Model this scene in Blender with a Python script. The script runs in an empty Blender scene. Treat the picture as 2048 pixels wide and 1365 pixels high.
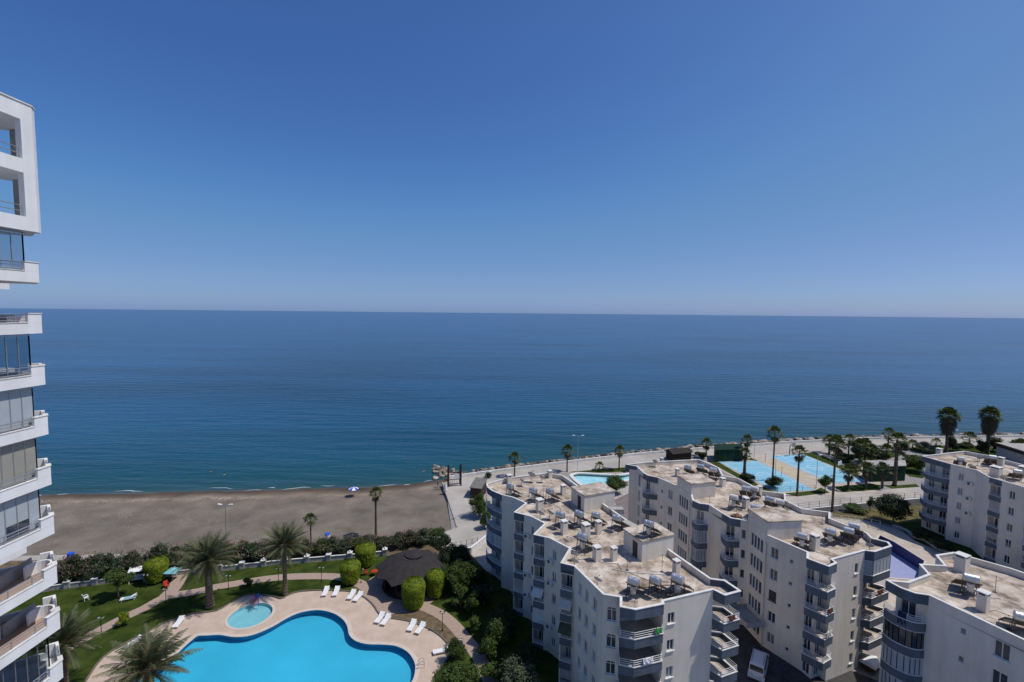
import bpy, math, random
from mathutils import Vector, Matrix
from mathutils.geometry import tessellate_polygon
random.seed(7)
scene = bpy.context.scene
C = scene.collection
R = math.radians

# ------------------------------------------------------------------ camera, sky, sun
F, CX, CY, PITCH, ROLL, H = 930.0, 1024.0, 691.5, R(4), 0.0097, 42.0
fw = Vector((0, math.cos(PITCH), -math.sin(PITCH)))
r0, u0 = Vector((1, 0, 0)), Vector((0, math.sin(PITCH), math.cos(PITCH)))
rt = math.cos(ROLL) * r0 + math.sin(ROLL) * u0
up = math.cos(ROLL) * u0 - math.sin(ROLL) * r0
cam = bpy.data.cameras.new('camera')
cam.lens = 36.0 * F / 2048; cam.sensor_width = 36.0; cam.clip_end = 200000; cam.clip_start = 0.3
cam.shift_y = (CY - 682.5) / 2048
co = bpy.data.objects.new('camera', cam); C.objects.link(co)
co.matrix_world = Matrix(((rt.x, up.x, -fw.x, 0), (rt.y, up.y, -fw.y, 0), (rt.z, up.z, -fw.z, H), (0, 0, 0, 1)))
scene.camera = co

SUN_EL, SUN_AZ = R(60), R(-2)          # azimuth measured from +X towards +Y
sdir = Vector((math.cos(SUN_EL) * math.cos(SUN_AZ), math.cos(SUN_EL) * math.sin(SUN_AZ), math.sin(SUN_EL)))
w = bpy.data.worlds.new('World'); scene.world = w; w.use_nodes = True
nt = w.node_tree; bg = nt.nodes['Background']
sky = nt.nodes.new('ShaderNodeTexSky'); sky.sky_type = 'NISHITA'; sky.sun_disc = False
sky.sun_elevation = SUN_EL; sky.sun_rotation = R(90) - SUN_AZ
sky.altitude = 0; sky.air_density = 0.55; sky.dust_density = 0.85; sky.ozone_density = 10.0
SKY = 0.135
bg.inputs[1].default_value = SKY
m1 = nt.nodes.new('ShaderNodeVectorMath'); m1.operation = 'SCALE'; m1.inputs['Scale'].default_value = SKY
cv = nt.nodes.new('ShaderNodeRGBCurve')                 # one tone curve for the whole sky: a little less red and green in its brightest air
m2 = nt.nodes.new('ShaderNodeVectorMath'); m2.operation = 'SCALE'; m2.inputs['Scale'].default_value = 1 / SKY
for ch, pts in ((0, ((.08, .064), (.14, .128), (.30, .245), (1, .62))), (1, ((.15, .155), (.25, .262), (.41, .338), (1, .68))), (2, ((.36, .425), (.53, .54), (.66, .565), (1, .76)))):
    c_ = cv.mapping.curves[ch]; c_.points[1].location = pts[-1]
    for p_ in pts[:-1]: c_.points.new(*p_)
cv.mapping.extend = 'EXTRAPOLATED'; cv.mapping.update()
nt.links.new(sky.outputs[0], m1.inputs[0]); nt.links.new(m1.outputs[0], cv.inputs['Color']); nt.links.new(cv.outputs[0], m2.inputs[0]); nt.links.new(m2.outputs[0], bg.inputs[0])
sl = bpy.data.lights.new('sun', 'SUN'); sl.energy = 3.6; sl.angle = R(0.53); sl.color = (1, .95, .87)
so = bpy.data.objects.new('sun', sl); C.objects.link(so)
so.rotation_euler = (-sdir).to_track_quat('-Z', 'Y').to_euler(); so.location = (60, 0, 90)
scene.view_settings.view_transform = 'Standard'; scene.view_settings.look = 'None'
scene.view_settings.exposure = 0; scene.view_settings.gamma = 1
scene.cycles.use_denoising = True
scene.cycles.max_bounces = 8; scene.cycles.transparent_max_bounces = 16
scene.cycles.sample_clamp_indirect = 8

# ------------------------------------------------------------------ survey helpers (photo pixel -> point on a level plane)
def ray(u, v):
    return rt * ((u - CX) / F) - up * ((v - CY) / F) + fw
def G(u, v, z=0.0):
    d = ray(u, v); t = (z - H) / d.z
    return Vector((d.x * t, d.y * t, z))
def proj(p):
    q = Vector(p) - Vector((0, 0, H)); return CX + F * q.dot(rt) / q.dot(fw), CY - F * q.dot(up) / q.dot(fw)
def height_at(u, vb, vt, z=0.0):
    p = G(u, vb, z); lo, hi = 0.0, 60.0
    for _ in range(40):
        m = (lo + hi) / 2
        if proj((p.x, p.y, z + m))[1] > vt: lo = m
        else: hi = m
    return lo

# ------------------------------------------------------------------ mesh helpers
class MB:
    def __init__(s): s.v = []; s.f = []
    def add(s, vs, fs):
        o = len(s.v); s.v += [tuple(v) for v in vs]; s.f += [tuple(i + o for i in f) for f in fs]; return s
    def quad(s, a, b, c, d): return s.add([a, b, c, d], [(0, 1, 2, 3)])
    def box(s, x0, x1, y0, y1, z0, z1, m=None):
        vs = [Vector((x, y, z)) for z in (z0, z1) for y in (y0, y1) for x in (x0, x1)]
        if m is not None: vs = [m @ v for v in vs]
        return s.add(vs, [(0, 2, 3, 1), (4, 5, 7, 6), (0, 1, 5, 4), (2, 6, 7, 3), (0, 4, 6, 2), (1, 3, 7, 5)])
    def bar(s, a, b, wd, ht=None):
        a, b = Vector(a), Vector(b); ht = ht or wd
        d = (b - a); L = d.length
        if L < 1e-6: return s
        q = d.to_track_quat('X', 'Z').to_matrix().to_4x4(); m = Matrix.Translation(a) @ q
        return s.box(0, L, -wd / 2, wd / 2, -ht / 2, ht / 2, m)
    def prism(s, poly, z0, z1, top=True, bottom=True):
        n = len(poly)
        vs = [(p[0], p[1], z0) for p in poly] + [(p[0], p[1], z1) for p in poly]
        fs = [(i, (i + 1) % n, n + (i + 1) % n, n + i) for i in range(n)]
        if top: fs.append(tuple(range(n, 2 * n)))
        if bottom: fs.append(tuple(range(n - 1, -1, -1)))
        return s.add(vs, fs)
    def ribbon(s, line, z0, z1, t, side=1):
        """upright strip of thickness t along an open plan line (offset to the left for side=1)"""
        off = offset_line(line, t * side)
        n = len(line)
        poly = [Vector((p[0], p[1])) for p in line] + [Vector(p) for p in reversed(off)]
        vs, fs = [], []
        for (p, q) in zip(line, off):
            vs += [(p[0], p[1], z0), (p[0], p[1], z1), (q[0], q[1], z1), (q[0], q[1], z0)]
        for i in range(n - 1):
            a, b = 4 * i, 4 * i + 4
            for k in range(4): fs.append((a + k, a + (k + 1) % 4, b + (k + 1) % 4, b + k))
        fs.append((3, 2, 1, 0)); e = 4 * (n - 1); fs.append((e, e + 1, e + 2, e + 3))
        return s.add(vs, fs)
    def tube(s, path, rad, n=6, caps=True):
        path = [Vector(p) for p in path]; rads = rad if isinstance(rad, (list, tuple)) else [rad] * len(path)
        vs, fs = [], []
        for i, p in enumerate(path):
            d = (path[min(i + 1, len(path) - 1)] - path[max(i - 1, 0)]).normalized()
            a = d.orthogonal().normalized() if abs(d.z) > .9 else d.cross(Vector((0, 0, 1))).normalized()
            if abs(d.z) > .9: a = (Vector((1, 0, 0)) - d * d.x).normalized()
            b = d.cross(a)
            for k in range(n):
                t = 2 * math.pi * k / n
                vs.append(p + (a * math.cos(t) + b * math.sin(t)) * rads[i])
        for i in range(len(path) - 1):
            for k in range(n):
                fs.append((i * n + k, i * n + (k + 1) % n, (i + 1) * n + (k + 1) % n, (i + 1) * n + k))
        if caps:
            fs.append(tuple(range(n - 1, -1, -1))); e = (len(path) - 1) * n; fs.append(tuple(range(e, e + n)))
        return s.add(vs, fs)
    def lathe(s, prof, n=16, m=None):
        vs, fs = [], []
        for (r, z) in prof:
            for k in range(n):
                t = 2 * math.pi * k / n; v = Vector((r * math.cos(t), r * math.sin(t), z))
                vs.append(m @ v if m is not None else v)
        for i in range(len(prof) - 1):
            for k in range(n):
                fs.append((i * n + k, i * n + (k + 1) % n, (i + 1) * n + (k + 1) % n, (i + 1) * n + k))
        fs.append(tuple(range(n - 1, -1, -1))); e = (len(prof) - 1) * n; fs.append(tuple(range(e, e + n)))
        return s.add(vs, fs)
    def mesh(s, name, mat, smooth=False):
        me = bpy.data.meshes.new(name); me.from_pydata(s.v, [], s.f); me.update()
        if mat is not None: me.materials.append(mat)
        if smooth:
            me.polygons.foreach_set('use_smooth', [True] * len(me.polygons))
        return me
    def build(s, name, mat, parent=None, smooth=False, loc=None):
        return put(name, s.mesh(name, mat, smooth), parent, loc)

def put(name, me, parent=None, loc=None, rz=0.0):
    o = bpy.data.objects.new(name, me); C.objects.link(o)
    if loc is not None: o.location = loc
    if rz: o.rotation_euler.z = rz
    o.parent = parent
    return o
def offset_line(line, t):
    pts = [Vector((p[0], p[1])) for p in line]; out = []
    for i, p in enumerate(pts):
        d1 = (pts[i] - pts[i - 1]).normalized() if i > 0 else None
        d2 = (pts[i + 1] - pts[i]).normalized() if i < len(pts) - 1 else None
        if d1 is None: d1 = d2
        if d2 is None: d2 = d1
        n1, n2 = Vector((-d1.y, d1.x)), Vector((-d2.y, d2.x))
        m = (n1 + n2)
        if m.length < 1e-4: m = n1
        m.normalize(); k = max(.35, m.dot(n1))
        out.append(p + m * (t / k))
    return out
def offset_poly(poly, t):
    """closed CCW polygon, t>0 moves inwards"""
    n = len(poly); pts = [Vector((p[0], p[1])) for p in poly]; out = []
    for i in range(n):
        d1 = (pts[i] - pts[i - 1]).normalized(); d2 = (pts[(i + 1) % n] - pts[i]).normalized()
        n1, n2 = Vector((-d1.y, d1.x)), Vector((-d2.y, d2.x)); m = n1 + n2
        if m.length < 1e-4: m = n1.copy()
        m.normalize(); k = max(.4, m.dot(n1)); out.append(pts[i] + m * (t / k))
    return out
def smooth_line(pts, n=5, closed=False):
    """Catmull-Rom through the plan points"""
    P = [Vector((p[0], p[1])) for p in pts]; N = len(P); out = []
    rng = range(N) if closed else range(N - 1)
    for i in rng:
        if closed: a, b, c, d = P[i - 1], P[i], P[(i + 1) % N], P[(i + 2) % N]
        else: a, b, c, d = P[max(i - 1, 0)], P[i], P[i + 1], P[min(i + 2, N - 1)]
        for k in range(n):
            t = k / n
            out.append(.5 * ((2 * b) + (c - a) * t + (2 * a - 5 * b + 4 * c - d) * t * t + (3 * b - a - 3 * c + d) * t ** 3))
    if not closed: out.append(P[-1])
    return out
def empty(name, loc, rz=0.0):
    o = bpy.data.objects.new(name, None); C.objects.link(o); o.location = loc; o.rotation_euler.z = rz
    o.empty_display_size = .3; return o
def tag(o, label=None, cat=None, group=None, kind=None):
    if label: o['label'] = label
    if cat: o['category'] = cat
    if group: o['group'] = group
    if kind: o['kind'] = kind
    return o
def kids(o):
    return [x for x in C.objects if x.parent == o]
TREES = {}
def copy_tree(o, loc, rz=0.0, scale=None, label=None, group=None):
    """copy of a thing, its parts and sub-parts; mesh data shared"""
    if o.name not in TREES:
        ch = kids(o); TREES[o.name] = [(c, kids(c)) for c in ch]
    r = o.copy(); C.objects.link(r); r.location = loc; r.rotation_euler.z = rz
    if scale is not None: r.scale = scale
    if label: r['label'] = label
    if group: r['group'] = group
    for c, gs in TREES[o.name]:
        k = c.copy(); C.objects.link(k); k.parent = r
        for g in gs:
            q = g.copy(); C.objects.link(q); q.parent = k
    return r

# ------------------------------------------------------------------ materials
def mat(name, col, rough=.8, var=.18, scale=1.5, bump=0.0, bscale=25, spec=.14, metal=0.0, col2=None, streak=0.0, detail=4, alpha=None):
    m = bpy.data.materials.new(name); m.use_nodes = True; n = m.node_tree.nodes; l = m.node_tree.links
    b = n['Principled BSDF']; b.inputs['Roughness'].default_value = rough; b.inputs['Metallic'].default_value = metal
    b.inputs['Specular IOR Level'].default_value = spec
    geo = n.new('ShaderNodeNewGeometry')
    tx = n.new('ShaderNodeTexNoise'); tx.inputs['Scale'].default_value = scale; tx.inputs['Detail'].default_value = detail
    tx.inputs['Roughness'].default_value = .65
    l.new(geo.outputs['Position'], tx.inputs['Vector'])
    rp = n.new('ShaderNodeValToRGB'); rp.color_ramp.elements[0].position = .34; rp.color_ramp.elements[1].position = .68
    c1 = [c * (1 - var) for c in col]; c2 = col2 or [min(1, c * (1 + var)) for c in col]
    rp.color_ramp.elements[0].color = (*c1, 1); rp.color_ramp.elements[1].color = (*c2, 1)
    l.new(tx.outputs[0], rp.inputs[0]); out = rp.outputs[0]
    if streak:
        mp = n.new('ShaderNodeMapping'); mp.inputs['Scale'].default_value = (1.1, 1.1, .09)
        t2 = n.new('ShaderNodeTexNoise'); t2.inputs['Scale'].default_value = 1.3; t2.inputs['Detail'].default_value = 5
        l.new(geo.outputs['Position'], mp.inputs['Vector']); l.new(mp.outputs[0], t2.inputs['Vector'])
        r2 = n.new('ShaderNodeValToRGB'); r2.color_ramp.elements[0].position = .38; r2.color_ramp.elements[1].position = .62
        v = 1 - streak; r2.color_ramp.elements[0].color = (v, v * .985, v * .96, 1); r2.color_ramp.elements[1].color = (1, 1, 1, 1)
        mx = n.new('ShaderNodeMix'); mx.data_type = 'RGBA'; mx.blend_type = 'MULTIPLY'; mx.inputs[0].default_value = 1
        l.new(t2.outputs[0], r2.inputs[0]); l.new(out, mx.inputs[6]); l.new(r2.outputs[0], mx.inputs[7]); out = mx.outputs[2]
    l.new(out, b.inputs['Base Color'])
    if bump:
        t3 = n.new('ShaderNodeTexNoise'); t3.inputs['Scale'].default_value = bscale; t3.inputs['Detail'].default_value = 3
        l.new(geo.outputs['Position'], t3.inputs['Vector'])
        bp = n.new('ShaderNodeBump'); bp.inputs['Strength'].default_value = bump; bp.inputs['Distance'].default_value = .05
        l.new(t3.outputs[0], bp.inputs['Height']); l.new(bp.outputs[0], b.inputs['Normal'])
    return m
def leaf_mat(name, col, col2, scale=1.2, trans=.25, rough=.6):
    m = bpy.data.materials.new(name); m.use_nodes = True; n = m.node_tree.nodes; l = m.node_tree.links
    b = n['Principled BSDF']; b.inputs['Roughness'].default_value = rough; b.inputs['Specular IOR Level'].default_value = .25
    geo = n.new('ShaderNodeNewGeometry')
    t = n.new('ShaderNodeTexNoise'); t.inputs['Scale'].default_value = scale; t.inputs['Detail'].default_value = 4; t.inputs['Roughness'].default_value = .7
    l.new(geo.outputs['Position'], t.inputs['Vector'])
    rp = n.new('ShaderNodeValToRGB'); rp.color_ramp.elements[0].position = .36; rp.color_ramp.elements[1].position = .64
    rp.color_ramp.elements[0].color = (*col, 1); rp.color_ramp.elements[1].color = (*col2, 1)
    l.new(t.outputs[0], rp.inputs[0]); l.new(rp.outputs[0], b.inputs['Base Color'])
    tr = n.new('ShaderNodeBsdfTranslucent'); l.new(rp.outputs[0], tr.inputs[0])
    mx = n.new('ShaderNodeMixShader'); mx.inputs[0].default_value = trans
    l.new(b.outputs[0], mx.inputs[1]); l.new(tr.outputs[0], mx.inputs[2]); l.new(mx.outputs[0], n['Material Output'].inputs[0])
    return m
def glass_mat(name, tint, fac_min=.15, rough=.03):
    """clear sheet: sky reflection by Fresnel, rest passes with a tint"""
    m = bpy.data.materials.new(name); m.use_nodes = True; n = m.node_tree.nodes; l = m.node_tree.links
    n.remove(n['Principled BSDF'])
    tp = n.new('ShaderNodeBsdfTransparent'); tp.inputs[0].default_value = (*tint, 1)
    gl = n.new('ShaderNodeBsdfGlossy'); gl.inputs['Roughness'].default_value = rough
    fr = n.new('ShaderNodeFresnel'); fr.inputs[0].default_value = 1.45
    mt = n.new('ShaderNodeMath'); mt.operation = 'MAXIMUM'; mt.inputs[1].default_value = fac_min; l.new(fr.outputs[0], mt.inputs[0])
    mx = n.new('ShaderNodeMixShader'); l.new(mt.outputs[0], mx.inputs[0]); l.new(tp.outputs[0], mx.inputs[1]); l.new(gl.outputs[0], mx.inputs[2])
    l.new(mx.outputs[0], n['Material Output'].inputs[0]); return m
def pool_water(name, tint, bump=.35):
    m = bpy.data.materials.new(name); m.use_nodes = True; n = m.node_tree.nodes; l = m.node_tree.links
    n.remove(n['Principled BSDF'])
    geo = n.new('ShaderNodeNewGeometry'); t = n.new('ShaderNodeTexNoise'); t.inputs['Scale'].default_value = 1.1; t.inputs['Detail'].default_value = 3
    l.new(geo.outputs['Position'], t.inputs['Vector'])
    bp = n.new('ShaderNodeBump'); bp.inputs['Strength'].default_value = bump; bp.inputs['Distance'].default_value = .1; l.new(t.outputs[0], bp.inputs['Height'])
    tp = n.new('ShaderNodeBsdfTransparent'); tp.inputs[0].default_value = (*tint, 1)
    gl = n.new('ShaderNodeBsdfGlossy'); gl.inputs['Roughness'].default_value = .06; l.new(bp.outputs[0], gl.inputs['Normal'])
    fr = n.new('ShaderNodeFresnel'); fr.inputs[0].default_value = 1.33; l.new(bp.outputs[0], fr.inputs['Normal'])
    mx = n.new('ShaderNodeMixShader'); l.new(fr.outputs[0], mx.inputs[0]); l.new(tp.outputs[0], mx.inputs[1]); l.new(gl.outputs[0], mx.inputs[2])
    l.new(mx.outputs[0], n['Material Output'].inputs[0]); return m
def N(m): return m.node_tree.nodes, m.node_tree.links

M = {}
M['white_wall'] = mat('white_stucco', (.72, .66, .58), .85, .09, .22, .15, 18, streak=.08, detail=8)
M['white_clean'] = mat('white_paint', (.74, .75, .77), .7, .04, .8, streak=.06)
M['white_trim'] = mat('white_trim', (.68, .67, .65), .7, .10, 1.5, streak=.1)
M['blue_band'] = mat('bluegrey_paint', (.118, .142, .178), .75, .10, .8, .1, 18, streak=.16)
M['concrete'] = mat('concrete', (.36, .345, .325), .9, .14, .7, .2, 20)
M['tank'] = mat('galvanised_steel', (.55, .56, .57), .42, .10, 4, metal=.75, spec=.5)
M['tank_white'] = mat('aged_white_tank', (.60, .59, .55), .55, .12, 4)
M['steel_dark'] = mat('dark_steel', (.10, .095, .09), .6, .2, 6, metal=.3)
M['rust'] = mat('rusty_steel', (.20, .11, .07), .8, .3, 6)
M['collector'] = mat('collector_glass', (.016, .016, .02), .12, .2, 2, spec=.6)
M['collector_back'] = mat('collector_frame', (.13, .115, .10), .6, .3, 4)
M['pane'] = mat('window_glass', (.035, .045, .06), .06, .3, .9, spec=.7)
M['pane_curtain'] = mat('curtained_window_glass', (.19, .20, .21), .15, .25, .9, spec=.6)
M['frame'] = mat('window_frame_paint', (.66, .66, .66), .5, .05)
M['frame_brown'] = mat('brown_window_frame', (.12, .07, .045), .6, .2)
M['dark'] = mat('dark_interior', (.05, .045, .045), .9, .3, 1)
M['rail_white'] = mat('white_railing', (.72, .71, .70), .5, .06)
M['rail_steel'] = mat('stainless_railing', (.5, .5, .5), .3, .08, metal=.8)
M['door'] = mat('painted_metal_door', (.07, .055, .05), .6, .3, 3)
M['asphalt'] = mat('asphalt', (.062, .060, .060), .92, .25, .8, .3, 30, col2=(.085, .082, .08))
M['paving'] = mat('promenade_paving', (.34, .31, .28), .9, .12, .12, .1, 20, col2=(.46, .425, .385), detail=12)
M['paving_tan'] = mat('terrace_paving', (.42, .36, .30), .9, .10, .5, col2=(.50, .43, .36))
M['paving_grey'] = mat('grey_paving', (.27, .25, .24), .9, .16, .6)
M['yard_tile'] = mat('courtyard_tile', (.20, .16, .16), .85, .16, .8)
M['path'] = mat('pink_path_paving', (.36, .27, .22), .9, .14, 3, .1, 20)
M['deck'] = mat('pool_deck_stone', (.48, .37, .295), .85, .08, .5, .05, 30, col2=(.55, .44, .36), detail=12)
M['coping'] = mat('pool_coping', (.56, .48, .41), .8, .06, 1.5)
M['kerb_stone'] = mat('deck_kerb', (.16, .14, .12), .9, .2, 4)
M['soil'] = mat('bare_soil', (.13, .095, .06), .95, .3, 1.5, .3, 14, col2=(.19, .14, .085))
M['dry_grass'] = mat('dry_grass', (.085, .085, .03), .95, .3, .7, .4, 20, col2=(.17, .13, .055))
M['lawn'] = mat('lawn_grass', (.026, .048, .009), .95, .3, .45, .6, 30, col2=(.062, .086, .017), detail=10, spec=.05)
M['pool_floor'] = mat('pool_floor_tile', (.075, .45, .63), .6, .07, .16)
M['pool_wall'] = mat('pool_wall_tile', (.02, .25, .46), .5, .08, 1.2)
M['kid_floor'] = mat('paddling_pool_tile', (.34, .52, .57), .6, .05, .8)
M['pale_pool'] = mat('pale_pool_tile', (.52, .68, .74), .6, .12, .35, col2=(.74, .80, .82))
M['indigo_wall'] = mat('indigo_pool_tile', (.060, .066, .175), .5, .08, 1)
M['indigo_floor'] = mat('lilac_pool_tile', (.29, .32, .50), .6, .05, 1)
M['court'] = mat('court_acrylic', (.19, .42, .55), .8, .05, .25, col2=(.24, .48, .60), detail=9)
M['court_line'] = mat('court_line_paint', (.72, .74, .74), .8, .05)
M['sand_yellow'] = mat('sandy_court_strip', (.46, .39, .27), .9, .12, .6)
M['green_mesh'] = mat('green_shade_mesh', (.012, .034, .022), .9, .3, 2, .3, 40)
M['rock'] = mat('limestone_boulder', (.21, .165, .13), .9, .3, .4, .5, 6, col2=(.46, .39, .32))
M['rock_dark'] = mat('wet_boulder', (.12, .105, .09), .7, .3, .8, .5, 6)
M['bark'] = mat('palm_bark', (.115, .088, .066), .95, .35, 5, .8, 12)
M['bark_grey'] = mat('grey_bark', (.17, .145, .12), .95, .3, 4, .5, 14)
M['date_leaf'] = leaf_mat('date_palm_leaf', (.052, .072, .030), (.135, .155, .082), 1.1, .15)
M['date_dry'] = leaf_mat('dry_palm_leaf', (.15, .10, .05), (.24, .17, .09), 2, .1)
M['fan_leaf'] = leaf_mat('fan_palm_leaf', (.045, .064, .014), (.112, .135, .036), 1.3, .2)
M['fan_dry'] = leaf_mat('fan_palm_skirt', (.055, .045, .025), (.13, .10, .055), 2, .1)
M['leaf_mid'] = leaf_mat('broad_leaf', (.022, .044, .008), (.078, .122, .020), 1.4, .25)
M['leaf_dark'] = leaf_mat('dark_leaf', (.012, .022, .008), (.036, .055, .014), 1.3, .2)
M['leaf_olive'] = leaf_mat('olive_leaf', (.045, .060, .030), (.115, .135, .075), 1.6, .2)
M['leaf_lime'] = leaf_mat('golden_conifer_leaf', (.085, .135, .008), (.25, .30, .015), 2.2, .3)
M['leaf_oleander'] = leaf_mat('oleander_leaf', (.020, .034, .013), (.062, .080, .034), 1.5, .2)
M['leaf_pale'] = leaf_mat('pale_variegated_leaf', (.10, .12, .08), (.26, .28, .20), 2.5, .2)
M['petal'] = leaf_mat('oleander_flower', (.20, .07, .065), (.36, .19, .16), 4, .2)
M['roof_brown'] = mat('gazebo_shingle', (.038, .033, .033), .85, .18, 1.5, .3, 20)
M['wood_dark'] = mat('dark_timber', (.055, .035, .026), .8, .3, 3)
M['timber'] = mat('weathered_timber', (.16, .14, .12), .85, .25, 3)
M['plastic_white'] = mat('white_plastic', (.78, .78, .79), .4, .03)
M['red'] = mat('red_plastic', (.42, .045, .03), .5, .1)
M['blue'] = mat('blue_plastic', (.02, .10, .55), .45, .1)
M['turquoise'] = mat('turquoise_cloth', (.20, .46, .52), .7, .1)
M['black'] = mat('black_iron', (.018, .018, .018), .5, .2)
M['car_white'] = mat('white_car_paint', (.58, .58, .60), .25, .03, spec=.6)
M['car_glass'] = mat('car_glass', (.012, .014, .016), .05, .1, spec=.8)
M['rubber'] = mat('tyre_rubber', (.02, .02, .02), .9, .2)
M['lamp_glass'] = mat('lamp_glass', (.75, .76, .76), .3, .03)
M['skin'] = mat('skin', (.42, .24, .16), .6, .08)
M['dish'] = mat('satellite_dish_paint', (.42, .41, .40), .6, .12, 4)
M['terracotta'] = mat('terracotta_floor', (.38, .255, .18), .85, .10, 1.5)
M['tower_glass'] = glass_mat('tower_clear_glass', (.55, .62, .66), .14)
M['tower_blind'] = mat('blinded_glass_panel', (.36, .40, .44), .18, .06, .8, spec=.6)
M['tower_blind_tan'] = mat('tan_blinded_glass_panel', (.29, .285, .25), .2, .06, .8, spec=.6)
M['pool_water'] = pool_water('pool_water', (.72, .93, .97))

def roof_material():
    m = mat('roof_screed', (.42, .33, .26), .92, .1, .42, .3, 10, col2=(.68, .61, .53), detail=10)
    n, l = N(m); b = n['Principled BSDF']; src = b.inputs['Base Color'].links[0].from_socket
    geo = n.new('ShaderNodeNewGeometry')
    vo = n.new('ShaderNodeTexVoronoi'); vo.feature = 'DISTANCE_TO_EDGE'; vo.inputs['Scale'].default_value = .45
    nz = n.new('ShaderNodeTexNoise'); nz.inputs['Scale'].default_value = .8; nz.inputs['Detail'].default_value = 5
    mx0 = n.new('ShaderNodeMix'); mx0.data_type = 'RGBA'; mx0.inputs[0].default_value = .6
    l.new(geo.outputs['Position'], nz.inputs['Vector']); l.new(geo.outputs['Position'], mx0.inputs[6]); l.new(nz.outputs[1], mx0.inputs[7]); l.new(mx0.outputs[2], vo.inputs['Vector'])
    r = n.new('ShaderNodeValToRGB'); r.color_ramp.elements[0].position = .008; r.color_ramp.elements[1].position = .03
    r.color_ramp.elements[0].color = (.82, .79, .75, 1); r.color_ramp.elements[1].color = (1, 1, 1, 1); l.new(vo.outputs[0], r.inputs[0])
    st = n.new('ShaderNodeTexNoise'); st.inputs['Scale'].default_value = .5; st.inputs['Detail'].default_value = 7; st.inputs['Roughness'].default_value = .7
    mp = n.new('ShaderNodeMapping'); mp.inputs['Location'].default_value = (13, 5, 2); l.new(geo.outputs['Position'], mp.inputs[0]); l.new(mp.outputs[0], st.inputs['Vector'])
    r2 = n.new('ShaderNodeValToRGB'); r2.color_ramp.elements[0].position = .36; r2.color_ramp.elements[1].position = .56
    r2.color_ramp.elements[0].color = (.40, .37, .34, 1); r2.color_ramp.elements[1].color = (1, 1, 1, 1); l.new(st.outputs[0], r2.inputs[0])
    a = n.new('ShaderNodeMix'); a.data_type = 'RGBA'; a.blend_type = 'MULTIPLY'; a.inputs[0].default_value = 1
    c = n.new('ShaderNodeMix'); c.data_type = 'RGBA'; c.blend_type = 'MULTIPLY'; c.inputs[0].default_value = 1
    l.new(src, a.inputs[6]); l.new(r.outputs[0], a.inputs[7]); l.new(a.outputs[2], c.inputs[6]); l.new(r2.outputs[0], c.inputs[7]); l.new(c.outputs[2], b.inputs['Base Color'])
    return m
M['roof'] = roof_material()

# ------------------------------------------------------------------ terrain, sea, beach
SEA = -1.2
SHORE = [(-420, 92), (-200, 99), (-108, 105.3), (-74, 108.3), (-39.5, 111.5), (-24, 114.5), (-13.5, 119)]
RIP = [(-13.5, 119), (-9.7, 123.4), (11.4, 132.5), (35.4, 141.5), (61.8, 149.4), (90.2, 156.3), (120.3, 162.5), (188.5, 168.4), (430, 190)]
LANDEDGE = [(-420, 66), (-200, 70), (-62, 77.6), (-40, 79.2), (-13.6, 86.2)]      # beach meets the coast path
def lerp_line(line, x):
    if x <= line[0][0]: return line[0][1]
    for (a, b), (c, d) in zip(line, line[1:]):
        if x <= c: return b + (d - b) * (x - a) / (c - a)
    return line[-1][1]

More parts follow.
